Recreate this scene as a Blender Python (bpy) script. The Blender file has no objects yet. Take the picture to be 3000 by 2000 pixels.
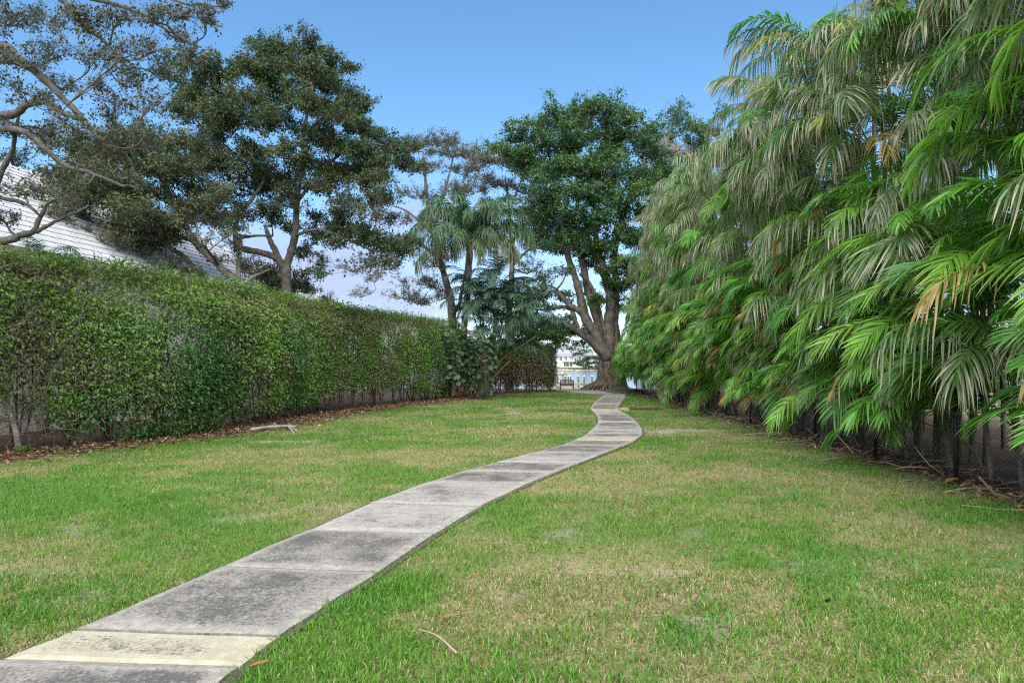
import bpy, math
import numpy as np
from mathutils import Vector, Matrix

# ------------------------------------------------------------------ camera, sky, sun, exposure
S = bpy.context.scene
F, CX, HY, EYE = 2000.0, 1500.0, 1068.0, 1.6      # focal length, principal column, horizon row (px of a 3000 px wide frame), eye height
cam_d = bpy.data.cameras.new('camera'); cam = bpy.data.objects.new('camera', cam_d)
S.collection.objects.link(cam); S.camera = cam
cam.location = (0, 0, EYE); cam.rotation_euler = (math.radians(90), 0, 0)
cam_d.sensor_width = 36.0; cam_d.lens = 36.0 * F / 3000.0
cam_d.shift_y = (HY - 1000.0) / 3000.0
cam_d.clip_start = 0.1; cam_d.clip_end = 6000

SUN_EL, SUN_AZ = math.radians(52), math.radians(190)     # azimuth: direction the sun stands in, 0 = +Y, clockwise
W = bpy.data.worlds.new('World'); S.world = W; W.use_nodes = True
nt = W.node_tree; nt.nodes.clear()
sky = nt.nodes.new('ShaderNodeTexSky'); sky.sky_type = 'NISHITA'; sky.sun_disc = False
sky.sun_elevation = SUN_EL; sky.sun_rotation = SUN_AZ
sky.air_density = 1.0; sky.dust_density = 0.0; sky.ozone_density = 6.0; sky.altitude = 0
bg = nt.nodes.new('ShaderNodeBackground'); bg.inputs['Strength'].default_value = 0.10
hs = nt.nodes.new('ShaderNodeHueSaturation'); hs.inputs['Saturation'].default_value = 1.06; hs.inputs['Hue'].default_value = 0.492
out = nt.nodes.new('ShaderNodeOutputWorld')
nt.links.new(sky.outputs[0], hs.inputs['Color']); tcw = nt.nodes.new('ShaderNodeTexCoord'); mpw = nt.nodes.new('ShaderNodeMapping'); mpw.inputs['Scale'].default_value = (1.6, 1.6, 5.0)
nzw = nt.nodes.new('ShaderNodeTexNoise'); nzw.inputs['Scale'].default_value = 1.3; nzw.inputs['Detail'].default_value = 7; nzw.inputs['Roughness'].default_value = 0.55
spw = nt.nodes.new('ShaderNodeSeparateXYZ'); hzw = nt.nodes.new('ShaderNodeMath'); hzw.operation = 'MULTIPLY_ADD'; hzw.inputs[1].default_value = -1.35; hzw.inputs[2].default_value = 0.30
adw = nt.nodes.new('ShaderNodeMath'); adw.operation = 'ADD'; rmw = nt.nodes.new('ShaderNodeMapRange'); rmw.interpolation_type = 'SMOOTHSTEP'
rmw.inputs['From Min'].default_value = 0.42; rmw.inputs['From Max'].default_value = 0.78; rmw.inputs['To Max'].default_value = 0.85
mxw = nt.nodes.new('ShaderNodeMix'); mxw.data_type = 'RGBA'; mxw.inputs[7].default_value = (2.3, 2.5, 3.5, 1)       # thin pale cloud, thicker low down
nt.links.new(tcw.outputs['Generated'], mpw.inputs[0]); nt.links.new(mpw.outputs[0], nzw.inputs['Vector']); nt.links.new(tcw.outputs['Generated'], spw.inputs[0])
nt.links.new(spw.outputs['Z'], hzw.inputs[0]); nt.links.new(hzw.outputs[0], adw.inputs[0]); nt.links.new(nzw.outputs['Fac'], adw.inputs[1])
nt.links.new(adw.outputs[0], rmw.inputs['Value']); nt.links.new(rmw.outputs[0], mxw.inputs[0]); nt.links.new(hs.outputs[0], mxw.inputs[6])
nt.links.new(mxw.outputs[2], bg.inputs[0]); nt.links.new(bg.outputs[0], out.inputs[0])
sun_d = bpy.data.lights.new('sun', 'SUN'); sun = bpy.data.objects.new('sun', sun_d); S.collection.objects.link(sun)
sun_d.energy = 3.6; sun_d.angle = math.radians(100); sun_d.color = (1.0, 0.93, 0.80)
sv = Vector((math.sin(SUN_AZ) * math.cos(SUN_EL), math.cos(SUN_AZ) * math.cos(SUN_EL), math.sin(SUN_EL)))
sun.rotation_euler = (-sv).to_track_quat('-Z', 'Y').to_euler()
S.view_settings.view_transform = 'Standard'; S.view_settings.look = 'None'
S.view_settings.gamma = 1.0; S.view_settings.use_curve_mapping = False
S.view_settings.exposure = 1.25
S.cycles.max_bounces = 5; S.cycles.diffuse_bounces = 3; S.cycles.glossy_bounces = 2
S.cycles.transmission_bounces = 3; S.cycles.transparent_max_bounces = 4; S.cycles.volume_bounces = 0
S.cycles.sample_clamp_indirect = 4.0; S.cycles.caustics_reflective = False; S.cycles.caustics_refractive = False
S.cycles.use_denoising = False; S.cycles.filter_width = 1.2

# ------------------------------------------------------------------ helpers
rng = np.random.default_rng(7)
A = np.array
def P(px, py, d):                                        # a point seen at a pixel, d metres ahead
    return A([(px - CX) / F * d, d, EYE - (py - HY) / F * d])
def G(px, py):                                           # a point of the flat ground
    d = F * EYE / (py - HY); return A([(px - CX) / F * d, d, 0.0])
def nrm(a): return a / (np.linalg.norm(a, axis=-1, keepdims=True) + 1e-9)
def smooth(x, a, b):
    t = np.clip((x - a) / (b - a), 0, 1); return t * t * (3 - 2 * t)
_lat = np.random.default_rng(99).random((256, 256))
def vnoise(x, y):
    x = np.asarray(x, float); y = np.asarray(y, float)
    xi = np.floor(x).astype(int); yi = np.floor(y).astype(int); fx = x - xi; fy = y - yi
    fx = fx * fx * (3 - 2 * fx); fy = fy * fy * (3 - 2 * fy)
    g = lambda a, b: _lat[a & 255, b & 255]
    return (g(xi, yi) * (1 - fx) + g(xi + 1, yi) * fx) * (1 - fy) + (g(xi, yi + 1) * (1 - fx) + g(xi + 1, yi + 1) * fx) * fy
def fbm(x, y, o=4):
    s = 0; a = 0.5; t = 0
    for i in range(o):
        s = s + a * vnoise(x * 2 ** i + 17.3 * i, y * 2 ** i + 5.1 * i); t += a; a *= 0.5
    return s / t

class MB:                                                # collects geometry, links it as ONE mesh object
    def __init__(self): self.V = []; self.F3 = []; self.F4 = []; self.C = []; self.n = 0
    def add(self, v, f3=None, f4=None, col=(0.5, 0.5, 0.5)):
        v = np.asarray(v, float).reshape(-1, 3)
        if f3 is not None and len(f3): self.F3.append(np.asarray(f3, np.int64).reshape(-1, 3) + self.n)
        if f4 is not None and len(f4): self.F4.append(np.asarray(f4, np.int64).reshape(-1, 4) + self.n)
        c = np.asarray(col, float)
        if c.ndim == 1: c = np.broadcast_to(c, (len(v), 3))
        self.V.append(v); self.C.append(c); self.n += len(v)
        return self
    def mesh(self, name, origin=(0, 0, 0), smooth_=True):
        V = np.concatenate(self.V) - np.asarray(origin, float)
        f3 = np.concatenate(self.F3) if self.F3 else np.zeros((0, 3), np.int64)
        f4 = np.concatenate(self.F4) if self.F4 else np.zeros((0, 4), np.int64)
        me = bpy.data.meshes.new(name)
        me.vertices.add(len(V)); me.vertices.foreach_set('co', V.astype(np.float32).ravel())
        loops = np.concatenate([f3.ravel(), f4.ravel()]).astype(np.int32)
        tot = np.concatenate([np.full(len(f3), 3), np.full(len(f4), 4)]).astype(np.int32)
        st = np.concatenate([[0], np.cumsum(tot)[:-1]]).astype(np.int32)
        me.loops.add(len(loops)); me.loops.foreach_set('vertex_index', loops)
        me.polygons.add(len(tot)); me.polygons.foreach_set('loop_start', st)
        me.polygons.foreach_set('use_smooth', np.full(len(tot), bool(smooth_)))
        at = me.attributes.new('tint', 'FLOAT_COLOR', 'POINT')
        C = np.concatenate(self.C); at.data.foreach_set('color', np.c_[C, np.ones(len(C))].astype(np.float32).ravel())
        me.update(calc_edges=True); me.validate()
        return me
    def build(self, name, mat, parent=None, smooth_=True, origin=None):
        if origin is None: origin = tuple(parent.location) if parent is not None else (0, 0, 0)
        if parent is not None and parent.parent is not None: origin = A(origin) + A(parent.parent.location)
        me = self.mesh(name, origin, smooth_); me.materials.append(mat)
        return obj(name, me, parent)
def obj(name, me, parent=None, loc=None, rot=None, scale=None):
    o = bpy.data.objects.new(name, me); S.collection.objects.link(o)
    if parent is not None: o.parent = parent
    if loc is not None: o.location = loc
    if rot is not None: o.rotation_euler = rot
    if scale is not None: o.scale = scale
    return o
def tag(o, label=None, cat=None, group=None, kind=None):
    for k, v in (('label', label), ('category', cat), ('group', group), ('kind', kind)):
        if v: o[k] = v
    return o
def thing(name, label, cat, loc, group=None):
    o = obj(name, None); o.location = tuple(float(q) for q in loc); o.empty_display_size = 0.2
    return tag(o, label, cat, group)
def stuff(o): o['kind'] = 'stuff'; return o

def tubes(mb, Pn, R, sides=4, col=(0.2, 0.17, 0.14), cap=True):     # N tubes at once: Pn (N,K,3), R (N,K)
    Pn = np.asarray(Pn, float); R = np.asarray(R, float)
    if Pn.ndim == 2: Pn = Pn[None]; R = R[None]
    N, K, _ = Pn.shape
    T = nrm(np.gradient(Pn, axis=1))
    D = nrm(Pn[:, -1] - Pn[:, 0])
    ref = np.where(np.abs(D[:, 2:3]) < 0.8, A([[0, 0, 1.0]]), A([[1.0, 0, 0]]))
    U = nrm(np.cross(T, ref[:, None, :])); Vv = np.cross(T, U)
    a = np.arange(sides) / sides * 2 * math.pi
    ring = U[:, :, None, :] * np.cos(a)[None, None, :, None] + Vv[:, :, None, :] * np.sin(a)[None, None, :, None]
    vert = Pn[:, :, None, :] + ring * R[:, :, None, None]
    k, s = np.meshgrid(np.arange(K - 1), np.arange(sides), indexing='ij')
    s2 = (s + 1) % sides
    q = np.stack([k * sides + s, k * sides + s2, (k + 1) * sides + s2, (k + 1) * sides + s], -1).reshape(-1, 4)
    f4 = (np.arange(N) * K * sides)[:, None, None] + q[None]
    c = np.asarray(col, float)
    if c.ndim == 2: c = np.repeat(c, K * sides, axis=0)
    f3 = None
    if cap and sides >= 3:
        t = A([[0, i, i + 1] for i in range(1, sides - 1)])
        f3 = np.concatenate([((np.arange(N) * K * sides)[:, None, None] + t[None, :, ::-1]).reshape(-1, 3),
                             ((np.arange(N) * K * sides + (K - 1) * sides)[:, None, None] + t[None]).reshape(-1, 3)])
    mb.add(vert.reshape(-1, 3), f3=f3, f4=f4.reshape(-1, 4), col=c)
    return mb
def ribbons(mb, Pn, wd, col=(0.2, 0.17, 0.14)):                     # hair-thin twigs: Pn (N,K,3)
    N, K, _ = Pn.shape; s = nrm(np.cross(Pn[:, -1] - Pn[:, 0], rdir(N)))[:, None] * np.linspace(1, .4, K)[None, :, None] * wd
    v = np.stack([Pn - s, Pn + s], 2).reshape(N, -1, 3)
    q = A([[2 * k, 2 * k + 1, 2 * k + 3, 2 * k + 2] for k in range(K - 1)])
    mb.add(v.reshape(-1, 3), f4=((np.arange(N) * 2 * K)[:, None, None] + q[None]).reshape(-1, 4), col=col)
def leaves(mb, base, d, n, L, Wd, col, fold=0.12, droop=0.1):       # folded diamond leaves
    N = len(base); d = nrm(d); s = nrm(np.cross(d, n)); n = np.cross(s, d)
    L = np.broadcast_to(L, (N,))[:, None]; Wd = np.broadcast_to(Wd, (N,))[:, None]
    m = base + d * L * 0.42
    v = np.stack([base, m + s * Wd * 0.5 + n * Wd * fold, m - s * Wd * 0.5 + n * Wd * fold,
                  base + d * L - n * L * droop], 1)
    i = np.arange(N)[:, None] * 4
    f = np.stack([i + A([0, 1, 3]), i + A([0, 3, 2])], 1)
    mb.add(v.reshape(-1, 3), f3=f.reshape(-1, 3), col=np.repeat(col, 4, axis=0))
    return mb
def box(mb, c, s, rz=0.0, col=(0.5, 0.5, 0.5)):
    x, y, z = A(s) / 2.0
    v = A([[-x, -y, -z], [x, -y, -z], [x, y, -z], [-x, y, -z], [-x, -y, z], [x, -y, z], [x, y, z], [-x, y, z]])
    if rz: v[:, :2] = v[:, :2] @ A([[math.cos(rz), math.sin(rz)], [-math.sin(rz), math.cos(rz)]])
    return mb.add(v + A(c), f4=[[0, 3, 2, 1], [4, 5, 6, 7], [0, 1, 5, 4], [1, 2, 6, 5], [2, 3, 7, 6], [3, 0, 4, 7]], col=col)
def curve(pts, K):                                       # Catmull-Rom through control points, K samples; any number of columns
    p = np.asarray(pts, float); p = np.vstack([2 * p[0] - p[1], p, 2 * p[-1] - p[-2]])
    t = np.linspace(0, len(p) - 3 - 1e-6, K); i = t.astype(int); u = (t - i)[:, None]
    a, b, c, d = p[i], p[i + 1], p[i + 2], p[i + 3]
    return 0.5 * (2 * b + (c - a) * u + (2 * a - 5 * b + 4 * c - d) * u ** 2 + (3 * b - a - 3 * c + d) * u ** 3)
def rdir(n):
    return nrm(rng.normal(size=(n, 3)))
def vary(col, n, v=0.25, hue=0.12):                      # n individual leaf colours round one colour
    c = A(col)[None] * (1 + v * (rng.random((n, 1)) * 2 - 1))
    return np.clip(c * (1 + hue * (rng.random((n, 3)) * 2 - 1)), 0.003, 0.9)

# ------------------------------------------------------------------ materials
def newmat(name):
    m = bpy.data.materials.new(name); m.use_nodes = True
    t = m.node_tree; return m, t, t.nodes['Principled BSDF'], t.nodes['Material Output']
def node(t, typ, **kw):
    n = t.nodes.new(typ)
    for k, v in kw.items(): setattr(n, k, v)
    return n
def mixc(t, fac, a, b, blend='MIX'):
    n = node(t, 'ShaderNodeMix', data_type='RGBA', blend_type=blend)
    for s, v in (('Factor', fac), ('A', a), ('B', b)):
        i = [q for q in n.inputs if q.name == s and q.enabled][0] if s != 'Factor' else n.inputs[0]
        if hasattr(v, 'is_output'): t.links.new(v, i)
        elif s == 'Factor': i.default_value = v
        else: i.default_value = (*v, 1)
    return [o for o in n.outputs if o.enabled][0]
def noise(t, scale, detail=4, rough=0.6, coord='Object', vec=None):
    n = node(t, 'ShaderNodeTexNoise'); n.inputs['Scale'].default_value = scale
    n.inputs['Detail'].default_value = detail; n.inputs['Roughness'].default_value = rough
    if vec is None:
        c = node(t, 'ShaderNodeTexCoord'); vec = c.outputs[coord]
    t.links.new(vec, n.inputs['Vector']); return n.outputs['Fac']
def ramp(t, fac, a, b):
    n = node(t, 'ShaderNodeMapRange'); n.interpolation_type = 'SMOOTHSTEP'
    n.inputs['From Min'].default_value = a; n.inputs['From Max'].default_value = b
    t.links.new(fac, n.inputs['Value']); return n.outputs[0]
def bump(t, b, h, strength=0.5, dist=0.02):
    n = node(t, 'ShaderNodeBump'); n.inputs['Strength'].default_value = strength; n.inputs['Distance'].default_value = dist
    t.links.new(h, n.inputs['Height']); t.links.new(n.outputs[0], b.inputs['Normal'])
def leafmat(name, rough=0.42, trans=0.3, spec=0.5, objvar=0.0):
    m, t, b, o = newmat(name)
    at = node(t, 'ShaderNodeAttribute', attribute_name='tint'); c = at.outputs['Color']
    if objvar:
        oi = node(t, 'ShaderNodeObjectInfo'); hs = node(t, 'ShaderNodeHueSaturation')
        mr = node(t, 'ShaderNodeMapRange'); mr.inputs['To Min'].default_value = 1 - objvar; mr.inputs['To Max'].default_value = 1 + objvar
        t.links.new(oi.outputs['Random'], mr.inputs['Value']); t.links.new(mr.outputs[0], hs.inputs['Value'])
        t.links.new(c, hs.inputs['Color']); c = hs.outputs[0]
    t.links.new(c, b.inputs['Base Color'])
    b.inputs['Roughness'].default_value = rough; b.inputs['Specular IOR Level'].default_value = spec
    tr = node(t, 'ShaderNodeBsdfTranslucent'); mx = node(t, 'ShaderNodeMixShader'); mx.inputs[0].default_value = trans
    t.links.new(mixc(t, 0.6, c, (1.0, 1.15, 0.5), 'MULTIPLY'), tr.inputs['Color'])
    t.links.new(b.outputs[0], mx.inputs[1]); t.links.new(tr.outputs[0], mx.inputs[2]); t.links.new(mx.outputs[0], o.inputs['Surface'])
    return m
def barkmat(name, a, b_, scale=6, bumpy=0.6):
    m, t, b, o = newmat(name)
    n1 = noise(t, scale, 6, 0.65); n2 = noise(t, scale * 5, 4, 0.6)
    c = mixc(t, ramp(t, n1, 0.35, 0.65), a, b_)
    c = mixc(t, ramp(t, n2, 0.55, 0.75), c, tuple(x * 1.7 for x in b_))
    t.links.new(c, b.inputs['Base Color']); b.inputs['Roughness'].default_value = 0.85
    bump(t, b, n2, bumpy, 0.03); return m
def plain(name, col, rough=0.6, var=0.15, scale=3.0, spec=0.4, bumps=0.0):
    m, t, b, o = newmat(name)
    n = noise(t, scale, 5)
    c = mixc(t, ramp(t, n, 0.3, 0.7), tuple(x * (1 - var) for x in col), tuple(min(1, x * (1 + var)) for x in col))
    t.links.new(c, b.inputs['Base Color']); b.inputs['Roughness'].default_value = rough; b.inputs['Specular IOR Level'].default_value = spec
    if bumps: bump(t, b, noise(t, scale * 12, 3), bumps, 0.01)
    return m
def tintmat(name, rough=0.9, nscale=25, var=0.3):
    m, t, b, o = newmat(name)
    at = node(t, 'ShaderNodeAttribute', attribute_name='tint')
    n = noise(t, nscale, 6, 0.7); mr = node(t, 'ShaderNodeMapRange')
    mr.inputs['From Min'].default_value = 0.3; mr.inputs['From Max'].default_value = 0.7
    mr.inputs['To Min'].default_value = 1 - var; mr.inputs['To Max'].default_value = 1 + var
    t.links.new(n, mr.inputs['Value'])
    vm = node(t, 'ShaderNodeVectorMath', operation='SCALE'); t.links.new(at.outputs['Color'], vm.inputs[0]); t.links.new(mr.outputs[0], vm.inputs['Scale'])
    t.links.new(vm.outputs[0], b.inputs['Base Color']); b.inputs['Roughness'].default_value = rough; b.inputs['Specular IOR Level'].default_value = 0.2
    bump(t, b, n, 0.6, 0.03); return m

M_leaf = leafmat('leaf_glossy', 0.36, 0.28, 0.5)
M_tree = leafmat('leaf_tree', 0.45, 0.25, 0.4)
M_frond = leafmat('leaf_frond', 0.33, 0.4, 0.6, 0.22)
M_grass = leafmat('leaf_grass', 0.5, 0.25, 0.3)
M_dead = leafmat('leaf_dead', 0.8, 0.1, 0.15)
M_bark = barkmat('bark_oak', (0.075, 0.065, 0.052), (0.17, 0.155, 0.13), 5)
M_barkd = barkmat('bark_dark', (0.045, 0.040, 0.034), (0.115, 0.105, 0.09), 5)
M_twig = barkmat('bark_twig', (0.09, 0.075, 0.06), (0.17, 0.15, 0.125), 3, 0.2)
M_stem = barkmat('bark_hedge', (0.085, 0.068, 0.05), (0.19, 0.16, 0.12), 8)
M_fig = barkmat('bark_fig', (0.075, 0.064, 0.052), (0.175, 0.155, 0.13), 3)
M_figd = barkmat('bark_fig_root', (0.07, 0.05, 0.036), (0.16, 0.125, 0.09), 3)
M_grey = barkmat('bark_bleached', (0.22, 0.20, 0.18), (0.36, 0.33, 0.30), 4, 0.2)
M_cane = tintmat('palm_cane', 0.5, 12, 0.2)
M_ground = tintmat('soil', 0.95, 18, 0.35)
M_black = plain('black_metal', (0.012, 0.012, 0.014), 0.5, 0.2, 20)
M_white = plain('white_render', (0.80, 0.77, 0.71), 0.7, 0.06, 0.8)
M_tile = plain('white_roof_tile', (0.50, 0.51, 0.54), 0.6, 0.2, 1.3)
M_trim = plain('stained_trim', (0.50, 0.45, 0.34), 0.7, 0.2, 2.0)
M_wood = plain('dock_timber', (0.30, 0.21, 0.14), 0.8, 0.3, 3.0)
M_pile = plain('treated_piling', (0.17, 0.17, 0.11), 0.85, 0.3, 2.5)
M_cap = plain('white_plastic_cap', (0.75, 0.75, 0.73), 0.5, 0.05)
M_glass = plain('window_glass', (0.03, 0.09, 0.10), 0.08, 0.3, 0.3, 0.8)
M_greyroof = plain('grey_roof', (0.26, 0.27, 0.32), 0.6, 0.1, 0.5)
M_iron = plain('grate_iron', (0.05, 0.045, 0.04), 0.7, 0.3, 10)

def concrete(name, dark, mid, light, stain):
    m, t, b, o = newmat(name)
    oi = node(t, 'ShaderNodeObjectInfo'); tc = node(t, 'ShaderNodeTexCoord')
    va = node(t, 'ShaderNodeVectorMath', operation='ADD'); sc = node(t, 'ShaderNodeVectorMath', operation='SCALE')
    t.links.new(tc.outputs['Object'], va.inputs[0]); t.links.new(oi.outputs['Random'], sc.inputs['Scale']); sc.inputs[0].default_value = (37, 53, 11)
    t.links.new(sc.outputs[0], va.inputs[1]); v = va.outputs[0]
    at = node(t, 'ShaderNodeAttribute', attribute_name='tint'); sep = node(t, 'ShaderNodeSeparateColor'); t.links.new(at.outputs['Color'], sep.inputs[0])
    big = noise(t, 2.2, 6, 0.72, vec=v); small = noise(t, 14, 6, 0.7, vec=v); fine = noise(t, 90, 3, 0.6, vec=v)
    ad = node(t, 'ShaderNodeMath', operation='ADD'); t.links.new(big, ad.inputs[0])
    m2 = node(t, 'ShaderNodeMath', operation='MULTIPLY_ADD'); t.links.new(small, m2.inputs[0]); m2.inputs[1].default_value = 0.6; m2.inputs[2].default_value = -0.3
    t.links.new(m2.outputs[0], ad.inputs[1])
    m3 = node(t, 'ShaderNodeMath', operation='MULTIPLY_ADD'); t.links.new(sep.outputs[0], m3.inputs[0]); m3.inputs[1].default_value = -0.45; t.links.new(ad.outputs[0], m3.inputs[2])
    sp = noise(t, 45, 5, 0.75, vec=v); m4 = node(t, 'ShaderNodeMath', operation='MULTIPLY_ADD'); t.links.new(sp, m4.inputs[0]); m4.inputs[1].default_value = 1.1
    m5 = node(t, 'ShaderNodeMath', operation='ADD'); t.links.new(m3.outputs[0], m5.inputs[0]); m5.inputs[1].default_value = -0.55; t.links.new(m5.outputs[0], m4.inputs[2])
    dirt = ramp(t, m4.outputs[0], stain - 0.17, stain + 0.17)
    c = mixc(t, ramp(t, small, 0.4, 0.65), mid, light); c = mixc(t, dirt, c, dark)
    c = mixc(t, ramp(t, fine, 0.55, 0.75), c, tuple(x * 0.75 for x in mid))
    t.links.new(c, b.inputs['Base Color']); b.inputs['Roughness'].default_value = 0.9; b.inputs['Specular IOR Level'].default_value = 0.25
    bump(t, b, small, 0.25, 0.01); return m
M_conc = concrete('weathered_concrete', (0.082, 0.078, 0.074), (0.225, 0.21, 0.19), (0.34, 0.315, 0.275), 0.48)
M_concp = concrete('pale_concrete', (0.10, 0.095, 0.085), (0.34, 0.31, 0.225), (0.42, 0.385, 0.295), 0.60)
M_concg = concrete('grey_concrete', (0.115, 0.11, 0.108), (0.27, 0.255, 0.235), (0.38, 0.355, 0.32), 0.55)

m, t, b, o = newmat('bay_water'); M_water = m
b.inputs['Base Color'].default_value = (0.16, 0.20, 0.27, 1); b.inputs['Roughness'].default_value = 0.12; b.inputs['IOR'].default_value = 1.33
mp = node(t, 'ShaderNodeMapping'); mp.inputs['Scale'].default_value = (0.5, 1.3, 1); tc = node(t, 'ShaderNodeTexCoord')
t.links.new(tc.outputs['Object'], mp.inputs[0]); bump(t, b, noise(t, 1.2, 4, 0.6, vec=mp.outputs[0]), 0.6, 0.25)

# ------------------------------------------------------------------ lines of the place
def poly(pts): p = A([G(*q)[:2] for q in pts]); return p[np.argsort(p[:, 1])]
LEFT = poly([(-160, 2010), (0, 1944), (226, 1854), (445, 1760), (650, 1669), (906, 1558), (1084, 1481), (1256, 1417), (1371, 1379), (1518, 1341), (1620, 1315), (1703, 1284), (1722, 1270), (1740, 1255), (1752, 1240), (1751, 1225), (1744, 1213), (1731, 1202), (1730, 1194), (1742, 1180), (1755, 1168), (1775, 1153)])
RIGHT = poly([(620, 2035), (670, 1990), (810, 1881), (950, 1785), (1094, 1693), (1266, 1575), (1393, 1496), (1505, 1441), (1562, 1413), (1671, 1369), (1792, 1323), (1856, 1295), (1881, 1278), (1881, 1262), (1872, 1245), (1858, 1230), (1838, 1216), (1812, 1203), (1811, 1195), (1820, 1180), (1831, 1166), (1834, 1152)])
lx = lambda y: np.interp(y, LEFT[:, 1], LEFT[:, 0]); rx = lambda y: np.interp(y, RIGHT[:, 1], RIGHT[:, 0])
HEDGE = A([[-11.2, 5.0], [-9.15, 12.2], [-7.6, 14.6], [-6.85, 17.5], [-6.4, 21], [-5.8, 24.2], [-3.95, 29.5], [-2.55, 33.6]])
hx = lambda y: np.interp(y, HEDGE[:, 1], HEDGE[:, 0])                # front foot of the left hedge
fx_ = lambda y: 5.72 + 0.035 * y                                     # fence line
def gz(x, y):                                                        # ground height
    x = np.asarray(x, float); y = np.asarray(y, float)
    z = -0.51 * smooth(y, 43, 54) - 2.6 * smooth(y, 60, 60.6) + 1.9 * smooth(y, 330, 336) + 1.6 * smooth(y, 336, 352)
    z = z + 0.16 * np.exp(-(((x - 6.0) / 1.9) ** 2 + ((y - 41) / 2.0) ** 2))
    return z + 0.02 * (fbm(x * 0.6, y * 0.6, 3) - 0.5) * (y < 59)
def patches(x, y, lst):
    s = np.zeros_like(x)
    for px, py, rx_, ry_, w in lst:
        c = G(px, py); s = s + w * np.exp(-(((x - c[0]) / rx_) ** 2 + ((y - c[1]) / ry_) ** 2))
    return s
DRYP = [(1900, 1690, .6, .36, 1.1), (2700, 1720, .45, .5, .5), (1980, 1600, .6, .4, .35), (2250, 1400, .8, .6, .25), (1120, 1345, 1.6, .6, .7), (900, 1300, 1.0, .6, .6), (2050, 1270, 1.5, 1.2, .6), (2200, 1310, 1.1, .7, .35), (1560, 1215, 1.2, 1.0, .6), (1350, 1320, 1.5, .8, .4), (1700, 1420, .8, .6, .3), (400, 1850, .3, .4, .4), (2950, 1950, .5, .3, .3), (1500, 1260, 1.5, 1.0, .5), (2600, 1450, .7, .5, .45), (1050, 1440, 1, .5, .3)]
BAREP = [(1490, 1212, 1.0, .6, .9), (1570, 1200, .7, .5, .6), (1720, 1262, .35, .6, 1.0), (2010, 1262, 1.0, .7, .95), (1930, 1268, .4, .5, .8), (2080, 1240, .7, .6, .6), (870, 1288, .6, .35, .8), (745, 1292, .8, .3, .8), (1680, 1275, .4, .4, .5), (2180, 1270, .6, .6, .5), (1310, 1190, 1.2, .5, .6), (1480, 1195, .5, .3, .7), (1650, 1212, .5, .5, .5), (1130, 1210, .8, .4, .5)]
LUSH = [(300, 1450, 1.6, 1.2, .5), (900, 1750, .7, .6, .35), (2700, 1350, 1.0, .6, .3), (1500, 1900, .5, .4, .35), (2500, 1900, .7, .4, .25), (1100, 1260, 1.4, .7, .5), (1500, 1180, 2.0, 1.5, .4), (1750, 1560, .8, .5, .35), (2200, 1550, 1, .5, .3), (2900, 1500, .6, .5, .4), (650, 1530, 1.0, .7, .3)]
def dryness(x, y):
    n = fbm(x * 0.8 + 3, y * 0.8, 4) * 0.6 + fbm(x * 3.1, y * 3.1 + 9, 3) * 0.4
    return np.clip((n - 0.47) * 3.8 + 0.30 + patches(x, y, DRYP) - patches(x, y, LUSH), 0, 1)
def bareness(x, y):
    n = fbm(x * 1.7 + 31, y * 1.7 + 12, 4)
    edge = smooth(x - (fx_(y) - 0.95), 0, 0.9) * 1.1 + smooth((hx(y) + 1.55 + 0.5 * (fbm(y * .9, y * 0 + 8, 3) - .5)) - x, 0, 0.75) * 1.1
    return np.clip(patches(x, y, BAREP) * 1.15 * smooth(n + .25 * (vnoise(x * 6, y * 6) - .5), 0.34, 0.62) + edge + (n - 0.66) * 3, 0, 1)

# ------------------------------------------------------------------ the ground: one sheet, the bay and the far shore
xs = np.concatenate([[-1800, -600, -200, -80, -40, -24, -18], np.arange(-14, 12.01, 0.25), [16, 24, 40, 80, 200, 600, 1800]])
ys = np.concatenate([[-60, -20, -6, -1], np.arange(1, 46.01, 0.25), np.arange(46.5, 62, 0.5), [64, 80, 140, 220, 300, 326, 328, 330, 331, 332, 333, 334, 335, 336, 338, 341, 344, 348, 352, 360, 400, 600, 1200, 3000]])
X, Y = np.meshgrid(xs, ys, indexing='ij'); x = X.ravel(); y = Y.ravel()
mb = MB(); nx, ny = len(xs), len(ys)
i, j = np.meshgrid(np.arange(nx - 1), np.arange(ny - 1), indexing='ij')
q = np.stack([i * ny + j, (i + 1) * ny + j, (i + 1) * ny + j + 1, i * ny + j + 1], -1).reshape(-1, 4)
dr = dryness(x, y)[:, None]; ba = bareness(x, y)[:, None]; n1 = fbm(x * 4, y * 4, 3)[:, None]
thatch = A([0.075, 0.13, 0.025]) * (1 - dr) + A([0.215, 0.185, 0.085]) * dr
sand = A([0.27, 0.235, 0.195]) * (0.8 + 0.5 * n1); mulch = A([0.085, 0.052, 0.036]) * (0.8 + 0.5 * n1)
col = thatch * (1 - ba) + sand * ba
ml = smooth((hx(y) + 1.15 + 0.5 * (fbm(y * .9, y * 0 + 8, 3) - .5)) - x, 0, 0.6)[:, None]; mr_ = (smooth(x - (fx_(y) - 0.25), 0, 0.5) * smooth(14 - x, 0, 2))[:, None]
col = col * (1 - ml) + mulch * ml; col = col * (1 - mr_) + mulch * 0.8 * mr_
bl = (smooth(-x, 13, 15) * smooth(60 - y, 0, 2))[:, None]; col = col * (1 - bl) + A([0.12, 0.17, 0.05]) * bl
bn = (np.exp(-(((x - 6.3) / 2.6) ** 2 + ((y - 40.8) / 2.4) ** 2)) > 0.35)[:, None]; col = np.where(bn, A([0.13, 0.12, 0.115]) * (0.7 + 0.6 * n1), col)
h2 = ((y > 34.5) & (x < 2.6) & (y > 36.6 + (x + 1.5) * 0.9))[:, None]; col = np.where(h2, mulch, col)
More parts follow.
